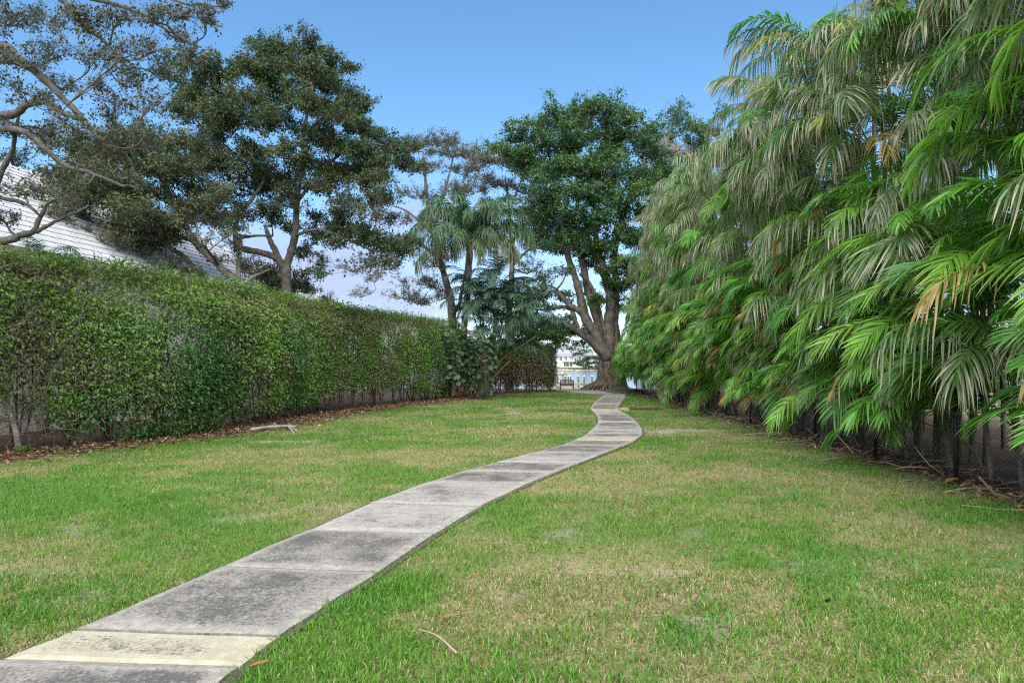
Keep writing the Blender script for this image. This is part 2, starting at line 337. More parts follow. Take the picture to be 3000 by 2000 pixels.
far = (y > 335)[:, None]; col = np.where(far, A([0.11, 0.17, 0.05]), col); col = np.where(((y > 59.5) & (y < 335.5))[:, None], A([0.2, 0.18, 0.15]), col)
mb.add(np.c_[x, y, gz(x, y)], f4=q, col=col)
tag(mb.build('ground', M_ground), kind='structure')
wv = MB(); wv.add([[-1800, 60.2, -1.6], [1800, 60.2, -1.6], [1800, 333.5, -1.6], [-1800, 333.5, -1.6]], f4=[[0, 1, 2, 3]])
tag(wv.build('water', M_water), kind='structure')

# ------------------------------------------------------------------ the concrete path
path = thing('path', None, None, (0, 0, 0)); path['kind'] = 'structure'
bed = MB(); yy = np.linspace(2.8, 38, 90)
bed.add(np.r_[np.c_[lx(yy) - 0.05, yy, gz(lx(yy), yy) + 0.012], np.c_[rx(yy) + 0.05, yy, gz(rx(yy), yy) + 0.012]],
        f4=[[k, k + 90, k + 91, k + 1] for k in range(89)], col=(0.10, 0.085, 0.07))
bed.build('path_bed', M_ground, path)
def slab(c0, c1, c2, c3, mat, top=0.035, tilt=0.0, N=12):            # corners: near-left, near-right, far-right, far-left given by edge functions
    u, v = np.meshgrid(np.linspace(0, 1, N), np.linspace(0, 1, N), indexing='ij'); u = u.ravel(); v = v.ravel()
    p = (c0[None] * ((1 - u) * (1 - v))[:, None] + c1[None] * (u * (1 - v))[:, None] + c2[None] * (u * v)[:, None] + c3[None] * ((1 - u) * v)[:, None])
    return u, v, p
def path_slab(ya, yb, mat, skew=0.027, gap=0.010, dz=0.0):
    N = 13; u, v = np.meshgrid(np.linspace(0, 1, N), np.linspace(0, 1, N), indexing='ij'); u = u.ravel(); v = v.ravel()
    sk = skew * np.clip(1.3 - ya / 14, 0, 1)
    yl = ya + gap + (yb - ya - 2 * gap) * v
    yv = yl * (1 - sk * u)
    L_ = lx(yv); R_ = rx(yv); wob = (fbm(yv * 3 + 40, yv * 0 + 3, 3) - 0.5) * 0.03
    xv = L_ + (R_ - L_) * u + wob
    rim = np.minimum(np.minimum(u, 1 - u) * (R_ - L_), np.minimum(v, 1 - v) * (yb - ya))
    z = gz(xv, yv) + 0.038 + dz + 0.004 * (fbm(xv * 2, yv * 2, 3) - .5) - 0.012 * (1 - smooth(rim, 0, 0.02))
    edge = (1 - smooth(rim, 0.0, 0.13)) * (0.5 + 0.7 * fbm(xv * 5, yv * 5, 2))
    g = (np.arange(N)[:, None] * N + np.arange(N)[None]); f = np.stack([g[:-1, :-1], g[1:, :-1], g[1:, 1:], g[:-1, 1:]], -1).reshape(-1, 4)
    s = MB(); V = np.c_[xv, yv, z]; C = np.c_[edge, edge, edge]
    s.add(V, f4=f, col=C)
    ringi = np.concatenate([g[:, 0], g[-1, 1:], g[-2::-1, -1], g[0, -2:0:-1]]); rv = V[ringi]; low = rv - A([0, 0, 0.11]); n = len(ringi)
    s.add(np.r_[rv, low], f4=[[k, k + n, (k + 1) % n + n, (k + 1) % n] for k in range(n)], col=(0.2, 0.2, 0.2))
    o = s.build('slab', mat, path, smooth_=False)
    return o
dpt = lambda row: F * EYE / (row - HY)
joints = [2.95, 3.66, 4.07, 5.33, 6.54, 7.76, 9.17, 10.15, 11.05, 12.3, 13.4, 14.28, 14.9, 15.6, 16.4, 17.3, 18.6, 19.0, 20.2, 21.5, 22.7, 24.3, 25.6, 26.9, 28.2, 29.5, 30.8, 32.1, 33.4, 34.6, 35.8, 37.2]
pale = {1, 11, 16, 20}
for k in range(len(joints) - 1):
    mt = M_concp if k in pale else (M_concg if k in (4, 5, 8, 13, 14, 19, 23) or k > 26 else M_conc)
    path_slab(joints[k], joints[k + 1], mt, dz=[0, -.004, .003, .0, -.006, .004][k % 6])
# the arm of the path that turns towards the water
arm_l = A([[4.35, 36.9], [3.6, 38.6], [3.0, 40.6], [2.75, 42.8]]); arm_r = A([[5.55, 37.5], [5.0, 39.5], [4.3, 41.4], [4.0, 43.0]])
al, ar = curve(arm_l, 6), curve(arm_r, 6)
for k in range(5):
    s = MB(); c = [al[k], ar[k], ar[k + 1], al[k + 1]]
    ctr = sum(c) / 4; c = [p + (ctr - p) * 0.012 for p in c]; top = [[p[0], p[1], gz(*p) + 0.03] for p in c]
    s.add(A(top + [[a, b_, z - 0.11] for a, b_, z in top]), f4=[[0, 1, 2, 3], [0, 4, 5, 1], [1, 5, 6, 2], [2, 6, 7, 3], [3, 7, 4, 0]], col=(0.3, 0.3, 0.3))
    s.build('slab', M_concg, path, smooth_=False)

# slotted drain beside the path
dg = thing('drain_grate', 'narrow dark slotted drain lying in the grass beside the far path', 'drain', (3.85, 24.25, 0.0))
s = MB(); box(s, (3.95, 24.2, 0.03), (0.34, 0.42, 0.06)); s.build('concrete_block', M_concp, dg, False)
s = MB(); box(s, (4.72, 24.05, 0.035), (1.2, 0.05, 0.05)); box(s, (4.72, 24.37, 0.035), (1.2, 0.05, 0.05)); s.build('frame', M_iron, dg, False)
for k in range(16):
    s = MB(); box(s, (4.17 + 0.073 * k, 24.21, 0.03), (0.028, 0.27, 0.04)); s.build('bar', M_iron, dg, False)

# ------------------------------------------------------------------ lawn
def lawn():
    mb = MB()
    zones = [(2.55, 5.2, 6200, .0064, .055, 3), (5.2, 8.5, 3900, .0078, .054, 2), (8.5, 14, 1700, .011, .054, 2), (14, 23, 760, .017, .054, 2), (23, 43.5, 290, .03, .06, 2)]
    for y0, y1, dens, wd, ht, seg in zones:
        w = 0.80 * y1 + 1.2; n = int(dens * (y1 - y0) * 2 * w)
        x = rng.uniform(-w, w, n); y = rng.uniform(y0, y1, n)
        k = (np.abs(x) < 0.79 * y + 1.0) & (x > hx(y) + 0.15) & (x < fx_(y) - 0.05)
        e = 0.035 * (vnoise(y * 9, x * 0 + 1) - 0.3); k &= ~((x > lx(y) + e * 0.8 + 0.01) & (x < rx(y) - e * 0.8 - 0.01) & (y < 37.2))
        k &= ~((y > 36.4) & (x > 2.7) & (x < 5.6) & (y > 36.9 - (x - 4.3) * 1.1)); k &= ~((x > 3.78) & (x < 5.35) & (y > 23.98) & (y < 24.42))
        k &= ~((y > 34.5) & (x < 2.6) & (y > 36.6 + (x + 1.5) * 0.9))
        x = x[k]; y = y[k]
        ba = bareness(x, y); k = rng.random(len(x)) > ba * 0.93; x = x[k]; y = y[k]
        dr = dryness(x, y); clump = fbm(x * 7, y * 7 + 50, 2)
        k = rng.random(len(x)) < 0.35 + 0.9 * clump; x = x[k]; y = y[k]; dr = dr[k]; clump = clump[k]
        n = len(x); isdry = rng.random(n) < (0.07 + 0.55 * dr)
        h = ht * (0.5 + 0.75 * rng.random(n)) * (0.75 + 0.55 * clump) * np.where(isdry, 0.75, 1.0)
        az = rng.uniform(0, 2 * math.pi, n); lean = np.clip(rng.normal(0.75, 0.35, n) + 0.35 * isdry, 0.1, 1.5)
        d1 = np.c_[np.cos(az) * np.sin(lean * 0.6), np.sin(az) * np.sin(lean * 0.6), np.cos(lean * 0.6)]
        d2 = np.c_[np.cos(az) * np.sin(lean * 1.4), np.sin(az) * np.sin(lean * 1.4), np.cos(lean * 1.4)]
        a2 = az + math.pi / 2 + rng.normal(0, .5, n); sd = np.c_[np.cos(a2), np.sin(a2), np.zeros(n)] * (wd * (0.7 + 0.6 * rng.random(n)))[:, None] * 0.5
        b0 = np.c_[x, y, gz(x, y) - 0.004]; mid = b0 + d1 * (h * 0.55)[:, None]; tip = mid + d2 * (h * 0.6)[:, None]
        hueN = fbm(x * 0.9 + 70, y * 0.9, 3)[:, None]
        green = A([0.056, 0.20, 0.020]) * (1 - hueN) + A([0.135, 0.27, 0.028]) * hueN
        yel = A([0.17, 0.22, 0.045]); mixy = (np.clip(dr * 1.1 - 0.25, 0, 0.75) * rng.random(n))[:, None]
        cg = (green * (1 - mixy) + yel * mixy) * (0.65 + 0.7 * rng.random((n, 1)))
        cd = A([0.42, 0.34, 0.20]) * (0.55 + 0.65 * rng.random((n, 1)))
        c = np.where(isdry[:, None], cd, cg)
        if seg == 3:
            v = np.stack([b0 - sd, b0 + sd, mid + sd * 0.85, mid - sd * 0.85, tip], 1).reshape(-1, 3)
            ii = np.arange(n)[:, None] * 5
            mb.add(v, f3=ii + A([3, 2, 4]), f4=ii + A([0, 1, 2, 3]), col=np.repeat(c, 5, axis=0))
        else:
            v = np.stack([b0 - sd, b0 + sd, tip], 1).reshape(-1, 3)
            mb.add(v, f3=np.arange(n)[:, None] * 3 + A([0, 1, 2]), col=np.repeat(c, 3, axis=0))
    o = mb.build('grass', M_grass, None, False)
    return tag(stuff(o), 'short patchy green and straw coloured lawn grass on both sides of path', 'grass')
lawn()

def litter():                                            # dry leaves under the hedge and along the fence
    mb = MB()
    n = 22000; y = rng.uniform(8, 36, n) ** 1.0; off = rng.normal(0.5, 0.5, n); x = hx(y) + off
    n2 = 7000; y2 = rng.uniform(6.5, 40, n2); x2 = fx_(y2) + rng.normal(0.1, 0.28, n2)
    n3 = 2600; u = rng.random(n3); x3 = -1.8 + 4.3 * u + rng.normal(0, .3, n3); y3 = 37.0 + 3.6 * u + rng.normal(0, .35, n3)
    n4 = 300; y4 = 3 + 34 * rng.random(n4) ** 1.5; x4 = hx(y4) + rng.random(n4) * (fx_(y4) - hx(y4))
    k4 = (rng.random(n4) < 0.45) & ((x4 < lx(y4)) | (x4 > rx(y4))); x4 = x4[k4]; y4 = y4[k4]
    x = np.concatenate([x, x2, x3, x4]); y = np.concatenate([y, y2, y3, y4]); N = len(x)
    d = rdir(N); d[:, 2] *= 0.25; nn = rdir(N) * 0.45 + A([0, 0, 1.0])
    L = rng.uniform(0.05, 0.12, N); c = vary((0.17, 0.095, 0.055), N, 0.55, 0.15)
    pale_ = rng.random(N) < 0.15; c[pale_] = vary((0.36, 0.28, 0.20), pale_.sum(), 0.3)
    leaves(mb, np.c_[x, y, gz(x, y) + rng.uniform(0.005, 0.05, N)], d, nn, L, L * 0.5, c, 0.2, -0.1)
    # broken palm stalks and sheaths along the fence
    n = 420; y = rng.uniform(6.8, 34, n); x = fx_(y) + rng.normal(0.25, 0.3, n); az = rng.uniform(0, 6.28, n); L = rng.uniform(0.2, 0.8, n)
    p0 = np.c_[x, y, gz(x, y) + rng.uniform(0.01, 0.06, n)]; p1 = p0 + np.c_[np.cos(az) * L, np.sin(az) * L, rng.uniform(-0.02, 0.35, n) * (rng.random(n) < .5)]
    p1[:, 2] = np.maximum(p1[:, 2], 0.015)
    Pn = np.stack([p0, (p0 + p1) / 2 + rng.normal(0, .03, (n, 3)), p1], 1)
    tubes(mb, Pn, np.repeat(rng.uniform(0.004, 0.014, (n, 1)), 3, axis=1), 4, vary((0.26, 0.20, 0.14), n, 0.4))
    return tag(stuff(mb.build('dry_leaves', M_dead, None, False)), 'brown dry leaf litter lying under the hedges and along the fence', 'leaf litter')
litter()

# ------------------------------------------------------------------ left hedge
def sprigs(mb, C, OUT, size, colf, nleaf=7, spread=0.1, hang=0.6):    # C (N,3) centres, OUT (N,3) outward direction
    N = len(C); cc = np.repeat(C, nleaf, axis=0); oo = np.repeat(OUT, nleaf, axis=0); M = len(cc)
    base = cc + rng.normal(0, spread, (M, 3)) * A([1, 1, 0.8])
    d = nrm(rdir(M) * 0.8 + oo * 0.55 + A([0, 0, -hang])); n = nrm(oo * 0.8 + rdir(M) * 0.6 + A([0, 0, 0.9]))
    L = size * rng.uniform(0.7, 1.3, M); leaves(mb, base, d, n, L, L * rng.uniform(0.5, 0.65, M), np.repeat(colf, nleaf, axis=0) * (0.75 + 0.5 * rng.random((M, 1))), 0.14, 0.12)

def hedge_main():
    root = thing('ficus_hedge', 'long tall clipped green ficus hedge with bare brown stems along left lawn edge', 'hedge', (hx(16), 16, 0))
    o0 = A(root.location)
    seglen = np.r_[0, np.cumsum(np.linalg.norm(np.diff(HEDGE, axis=0), axis=1))]; tot = seglen[-1]
    at = lambda s: np.c_[np.interp(s, seglen, HEDGE[:, 0]), np.interp(s, seglen, HEDGE[:, 1])]
    OUTV = A([0.957, -0.29, 0.0])
    H = lambda s: 3.55 + 0.12 * (fbm(s * 0.5, s * 0, 2) - .5)
    def bottom(y):                                        # lowest foliage along the hedge
        return np.interp(y, [5, 11, 12.6, 13.3, 14.2, 17.5, 19.2, 21, 24, 27, 29.5, 31, 34], [1.0, 1.0, 0.9, 0.35, 0.12, 0.15, 0.4, 0.6, 0.85, 0.75, 0.45, 0.4, 0.3])
    fol = MB()
    n = 50000; s = tot * rng.random(n) ** 0.86 * 1.0; z = rng.random(n) * 3.75; t = rng.exponential(0.16, n)
    p2 = at(s); y = p2[:, 1]
    k = s > 4.6; s = s[k]; z = z[k]; t = t[k]; p2 = p2[k]; y = y[k]
    cov = fbm(s * 0.75 + 9, z * 0.9 + 4, 4)                            # thick and thin places
    thin = np.exp(-(((y - 12.2) / 1.5) ** 2 + ((z - 1.55) / 0.8) ** 2)) * 0.62 + np.exp(-(((y - 17.0) / .8) ** 2 + ((z - 1.0) / .5) ** 2)) * 0.2 + np.exp(-(((y - 26.) / 1.6) ** 2 + ((z - 1.4) / .9) ** 2)) * 0.35
    prob = np.clip((cov - 0.31) * 4.6, 0.2, 1) - thin * .75
    k = (rng.random(len(s)) < prob) & (z > bottom(y) - 0.3 * (cov - 0.5) * 2 + rng.normal(0, .06, len(s))) & (z < H(s) + rng.normal(0, .05, len(s)))
    s, z, t, p2, y, cov = s[k], z[k], t[k], p2[k], y[k], cov[k]
    bulge = 0.55 * np.sin(np.clip(z / 3.55, 0, 1) * math.pi) ** 0.7 * (0.55 + 0.9 * fbm(s * 0.6 + 2, z * 0.6, 3)) * np.interp(y, [10, 13, 15, 18, 22, 30], [.5, .6, 1.1, 1.0, .6, .6])
    round_ = 0.35 * smooth(z, H(s) - 0.5, H(s) + 0.1)
    off = bulge - t - round_
    C = np.c_[p2 + OUTV[:2] * off[:, None], z]
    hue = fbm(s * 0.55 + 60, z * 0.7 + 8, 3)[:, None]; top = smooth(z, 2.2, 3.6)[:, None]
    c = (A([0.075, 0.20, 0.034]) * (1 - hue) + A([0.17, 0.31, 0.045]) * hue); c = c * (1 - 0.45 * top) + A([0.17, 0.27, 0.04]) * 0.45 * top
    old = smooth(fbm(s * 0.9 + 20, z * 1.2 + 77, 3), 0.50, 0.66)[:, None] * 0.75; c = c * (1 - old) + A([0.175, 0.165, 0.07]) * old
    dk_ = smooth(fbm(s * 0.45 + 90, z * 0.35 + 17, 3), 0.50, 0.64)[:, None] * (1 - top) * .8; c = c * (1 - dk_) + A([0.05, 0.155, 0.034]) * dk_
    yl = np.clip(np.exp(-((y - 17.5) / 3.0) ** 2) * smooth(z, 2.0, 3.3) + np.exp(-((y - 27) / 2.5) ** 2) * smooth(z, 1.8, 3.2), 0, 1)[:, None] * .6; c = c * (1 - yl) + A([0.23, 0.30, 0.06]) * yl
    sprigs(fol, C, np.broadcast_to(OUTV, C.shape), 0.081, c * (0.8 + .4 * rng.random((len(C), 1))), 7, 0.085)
    # top and back
    n = 6500; s = 4 + (tot - 4) * rng.random(n); w = rng.random(n); p2 = at(s); C = np.c_[p2 - OUTV[:2] * (w * 1.4 - 0.15)[:, None], H(s) + rng.normal(0, .07, n)]
    back = rng.random(n) < 0.45; C[back, 2] *= rng.random(back.sum()); C[back, :2] = (p2 - OUTV[:2] * (1.35 + rng.normal(0, .1, n))[:, None])[back]
    k = C[:, 2] > 0.5; C = C[k]
    sprigs(fol, C, np.broadcast_to(A([0, 0, 1.0]), C.shape), 0.081, vary((0.12, 0.22, 0.036), len(C), .3), 7, 0.1)
    # loose shoots above the clipped top
    for k in range(46):
        s0 = 4.5 + (tot - 5) * rng.random(); p = at(A([s0]))[0]; h = rng.uniform(0.05, 0.35)
        C = np.c_[np.full(5, p[0]) + rng.normal(0, .06, 5) - rng.uniform(0, .6), np.full(5, p[1]) + rng.normal(0, .06, 5), 3.5 + np.linspace(0, h, 5)]
        sprigs(fol, C, np.broadcast_to(A([0.2, 0, .6]), C.shape), 0.08, vary((0.10, 0.23, 0.035), 5), 4, 0.05)
    stuff(fol.build('foliage', M_leaf, root, False))
    # twigs
    tw = MB(); n = 5200; s = 4.4 + (tot - 4.4) * rng.random(n) ** 1.1; z = rng.uniform(0.35, 3.5, n); p2 = at(s)
    b0 = np.c_[p2 + OUTV[:2] * rng.uniform(-0.75, 0.30, n)[:, None], z]; d = nrm(rdir(n) * 0.8 + OUTV * 0.35 + A([0, 0, 0.6])); L = rng.uniform(0.25, 0.8, n)[:, None]
    Pn = np.stack([b0, b0 + d * L * 0.5 + rng.normal(0, .03, (n, 3)), b0 + d * L + rng.normal(0, .05, (n, 3)) + A([0, 0, -0.04])], 1)
    tubes(tw, Pn, np.stack([rng.uniform(.005, .010, n), np.full(n, .004), np.full(n, .0018)], 1), 3, cap=False)
    n = 6500; s = np.where(rng.random(n) < .45, 7.3 + rng.normal(0, 1.4, n), rng.uniform(5, tot, n)); z = np.clip(np.abs(rng.normal(1.7, .9, n)), .1, 3.3); p2 = at(s)
    b0 = np.c_[p2 + OUTV[:2] * rng.uniform(-0.5, 0.5, n)[:, None], z]; d = nrm(rdir(n) * 0.9 + OUTV * 0.3 + A([0, 0, 0.5])); L = rng.uniform(0.2, 0.6, n)[:, None]
    ribbons(tw, np.stack([b0, b0 + d * L * 0.5 + rng.normal(0, .03, (n, 3)), b0 + d * L], 1), .006)
    stuff(tw.build('twigs', M_stem, root))
    # stems: a shrub every 0.75 m, each stem a part
    s0 = 5.0
    while s0 < tot - 0.1:
        p = at(A([s0]))[0] - OUTV[:2] * rng.uniform(0.2, 0.5)
        for k in range(5 if s0 < 11 else 4):
            a = rng.uniform(0, 6.28); r = rng.uniform(0.02, 0.13); b0 = A([p[0] + r * math.cos(a), p[1] + r * math.sin(a), -0.03])
            sp = rng.uniform(0.15, 0.75); hh = rng.uniform(2.2, 3.3); top = b0 + A([math.cos(a) * sp, math.sin(a) * sp, hh])
            pts = curve([b0, b0 * .65 + top * .35 + np.r_[rng.normal(0, .07, 2), 0], b0 * .3 + top * .7 + np.r_[rng.normal(0, .09, 2), 0], top], 9)
            r0 = rng.uniform(0.016, 0.042); st = MB(); tubes(st, pts, np.linspace(r0, r0 * 0.35, 9), 6)
            # side shoots of the stem
            for q in range(2):
                i0 = rng.integers(2, 6); e = pts[i0] + nrm(rdir(1)[0] * A([1, 1, .3]) + A([0.3, 0, .8])) * rng.uniform(.5, 1.1)
                tubes(st, curve([pts[i0], (pts[i0] + e) / 2 + rng.normal(0, .05, 3), e], 5), np.linspace(r0 * .5, r0 * .15, 5), 4)
            st.build('stem', M_stem, root)
        s0 += rng.uniform(0.6, 0.95)
    # the pale leaning stem at the near end
    st = MB(); tubes(st, curve([G(57, 1326), P(45, 1260, 12.3), P(20, 1180, 12.35), P(-20, 1080, 12.5)], 9), np.linspace(.055, .04, 9), 7)
    st.build('stem', M_grey, root)
hedge_main()

def hedge_far():
    root = thing('brown_hedge', 'short brown twiggy hedge with green top standing beside the dock bench', 'hedge', (0.6, 38.3, 0))
    n = 17000; u = rng.random(n); z = rng.random(n) * 2.95; x = -3.4 + 5.8 * u; y = 35.7 + 4.8 * u
    out_ = nrm(A([0.64, -0.77, 0])); t = rng.exponential(.2, n)
    end = smooth(u, .82, 1.0)
    C = np.c_[x, y, z] + out_ * (0.35 * np.sin(z / 2.95 * math.pi) ** .6 - t)[:, None]
    C[:, 1] += end * rng.uniform(0, 1.2, n)
    k = (z < 2.7 + .3 * fbm(x, y, 2) - end * .25) & (z > 0.15 + rng.random(n) * 1.0 * (1 - .6 * end)) & (rng.random(n) < .42 + .6 * smooth(z, 1.2, 2.6) + .5 * end)
    C = C[k]; z = z[k]; end = end[k]
    g = np.clip(smooth(z, 1.7, 2.7) * .9 + end * .6, 0, 1)[:, None]
    c = A([0.20, 0.16, 0.08]) * (1 - g) + A([0.075, 0.15, 0.03]) * g
    mb = MB(); sprigs(mb, C, np.broadcast_to(out_, C.shape), 0.10, c * (.7 + .6 * rng.random((len(C), 1))), 5, 0.11)
    stuff(mb.build('foliage', M_leaf, root, False))
    tw = MB(); n = 2200; u = rng.random(n); b0 = np.c_[-3.4 + 5.8 * u, 35.7 + 4.8 * u, rng.uniform(.1, 2.3, n)] + out_ * rng.uniform(-.4, .35, n)[:, None]
    d = nrm(rdir(n) * .5 + A([0, 0, 1.0])); L = rng.uniform(.4, 1.0, n)[:, None]
    tubes(tw, np.stack([b0, b0 + d * L * .5 + rng.normal(0, .03, (n, 3)), b0 + d * L], 1), np.stack([np.full(n, .011), np.full(n, .008), np.full(n, .004)], 1), 3, cap=False)
    stuff(tw.build('twigs', M_stem, root))
    for k in range(46):
        u = rng.random(); b0 = A([-3.4 + 5.8 * u, 35.7 + 4.8 * u, -.02]) + out_ * rng.uniform(-.3, .15); top = b0 + A([rng.normal(0, .2), rng.normal(0, .2), rng.uniform(1.7, 2.5)])
        st = MB(); r0 = rng.uniform(.02, .045); tubes(st, curve([b0, (b0 + top) / 2 + rng.normal(0, .06, 3), top], 6), np.linspace(r0, r0 * .5, 6), 5); st.build('stem', M_stem, root)
hedge_far()

# ------------------------------------------------------------------ trees
def limb_pts(D, pts, K=None):                             # (px, py, depth offset, radius) -> world samples and radii
    w = A([np.r_[P(a, b_, D + dd), r] for a, b_, dd, r in pts])
    c = curve(w, K or max(6, 4 * len(pts))); return c[:, :3], np.maximum(c[:, 3], 0.008)
def tree(name, label, D, limbs, blobs, leaf, cols, bark=M_bark, dens=1.0, twigc=1.0, sides=9, group=None, leafm=M_tree, sub=9, comp=2):
    L0, R0 = limb_pts(D, limbs[0])
    root = thing(name, label, 'tree', (L0[0][0], L0[0][1], 0), group)
    nodes = []; nr = []
    for k, lb in enumerate(limbs):
        p, r = limb_pts(D, lb)
        wob = np.cumsum(rng.normal(0, 0.012, p.shape), axis=0) * (r[:, None] > 0.02); wob[0] = 0
        p = p + wob * 0.5
        m_ = MB(); tubes(m_, p, r * (1 + 0.08 * rng.normal(size=len(r))), sides if k == 0 else 7)
        m_.build('trunk' if k == 0 else 'limb', bark, root)
        nodes.append(p[len(p) // 4:] if k == 0 else p[2:]); nr.append(r[len(p) // 4:] if k == 0 else r[2:])
    nodes = np.vstack(nodes); nr = np.concatenate(nr)
    fol = MB(); tw = MB(); anyleaf = False
    extra = [(q[0] + rng.normal(0, 1.0) * q[2], q[1] + rng.normal(.25, .8) * q[2], q[2] * rng.uniform(.7, 1.05), -((q[3] if len(q) > 3 else None) or rng.uniform(-2, 2)) * .8, (q[4] if len(q) > 4 else 1.0) * .7, 1) for q in blobs for _ in range(comp) if q[2] > 14 and (len(q) < 5 or q[4] > .3)]
    order = sorted(list(blobs) + extra, key=lambda q: np.min(np.linalg.norm(nodes - P(q[0], q[1], D + (q[3] if len(q) > 3 and q[3] is not None else 0)), axis=1)))
    for q in order:
        px, py, rp = q[:3]; lf = q[4] if len(q) > 4 else 1.0
        dd = q[3] if len(q) > 3 and q[3] is not None else rng.uniform(-2.2, 2.2)
        c = P(px, py, D + dd); R = rp / F * D * 1.14
        dist = np.linalg.norm(nodes - c, axis=1) + 1.2 * np.maximum(0, nodes[:, 2] - c[2]); i0 = int(np.argmin(dist))
        p0 = nodes[i0]; ln = np.linalg.norm(c - p0)
        mid = (p0 + c) / 2 + rng.normal(0, .10, 3) * ln + A([0, 0, -0.06 * ln])
        br = curve([p0, mid, c + A([0, 0, -0.25 * R])], 9); rr = min(nr[i0] * 0.75, 0.02 + 0.022 * ln + 0.012 * R)
        b_ = MB(); rad = np.linspace(rr, max(.010, rr * .35), 9); tubes(b_ if len(q) < 6 else tw, br, rad * (1 if len(q) < 6 else .7), 6 if len(q) < 6 else 4)
        if len(q) < 6: b_.build('branch', bark, root)
        nodes = np.vstack([nodes, br[4:]]); nr = np.concatenate([nr, rad[4:]])
        ns = int(sub * (0.7 + 0.6 * rng.random())) + 3
        tip = rdir(ns); tip[:, 2] = np.where(tip[:, 2] < -0.4, -tip[:, 2] * .5, tip[:, 2])
        an = A([rng.uniform(.95, 1.45), rng.uniform(.9, 1.3), rng.uniform(.55, .95)]); tips = c + tip * R * (0.35 + 0.8 * rng.random((ns, 1))) * an
        st = br[rng.integers(4, 9, ns)]
        m1 = st * .55 + tips * .45 + rng.normal(0, .10 * R, (ns, 3))
        m2 = st * .2 + tips * .8 + rng.normal(0, .08 * R, (ns, 3))
        tubes(tw, np.stack([st, m1, m2, tips], 1), np.outer(np.ones(ns), [.016, .011, .007, .004]) * (0.6 + R * .55) * (D / 24) ** .5, 3, cap=False)
        nt_ = int((12 if len(q) < 6 else 7) * twigc); src = np.concatenate([np.repeat(tips, nt_, axis=0), np.repeat(m2, nt_, axis=0), np.repeat(m1, nt_ // 2, axis=0)])
        td = rdir(len(src)) + A([0, 0, 0.25 if lf > .25 else -0.15]); te = src + nrm(td) * R * rng.uniform(.15, .42, (len(src), 1))
        wdt = 0.0045 * (D / 24) ** .6
        ribbons(tw, np.stack([src, te], 1), wdt * 1.15)
        nl = int(dens * lf * 3300 * (R ** 2) * (0.09 / leaf) ** 2)
        if nl > 3:
            anyleaf = True
            ctr = np.concatenate([tips, te[rng.integers(0, len(te), max(10, ns * 4))], m2]); ti = rng.integers(0, len(ctr), nl); pick = ctr[ti]; tv = (.62 + .76 * rng.random((len(ctr), 1))) * (1 + .16 * (rng.random((len(ctr), 3)) - .5)); tk = rng.random(len(ctr)) < .8; ti = np.where(tk[ti], ti, rng.integers(0, len(ctr), nl)); pick = ctr[ti]
            ka = rng.integers(0, len(te), nl); ua = rng.random((nl, 1)) ** .7
            al_ = src[ka] * (1 - ua) + te[ka] * ua + rng.normal(0, .045 * R + .02, (nl, 3)); tv = np.concatenate([tv, .62 + .76 * rng.random((len(te), 3)) * A([[1, 1, 1]])]) if False else tv
            onT = rng.random(nl) < .72; pos = np.where(onT[:, None], al_, pick + rng.normal(0, 0.13 * R + .02, (nl, 3)) * A([1, 1, .75])); ti = np.where(onT, ka % len(ctr), ti)
            base_c = cols[rng.integers(0, len(cols))]; up = smooth((pos[:, 2] - c[2]) / R, -.8, 1.0)
            cc = vary(base_c, nl, .28, .12) * tv[ti] * 1.1
            n_ = nrm(rdir(nl) * .75 + A([0, 0, .9]) + nrm(pos - c) * .5); d_ = nrm(rdir(nl) + nrm(pos - c) * .5 + A([0, 0, -.15]))
            Lf = leaf * rng.uniform(.65, 1.3, nl); leaves(fol, pos, d_, n_, Lf, Lf * .52, cc, .12, .08)
    stuff(tw.build('twigs', M_twig if bark is not M_grey else M_grey, root))
    if anyleaf: stuff(fol.build('crown', leafm, root, False))
    return root

OAK = [(0.048, 0.085, 0.030), (0.060, 0.095, 0.032), (0.040, 0.080, 0.036), (0.075, 0.10, 0.035), (0.045, 0.095, 0.030)]
OLIVE = [(0.075, 0.095, 0.035), (0.060, 0.085, 0.038), (0.085, 0.105, 0.035)]
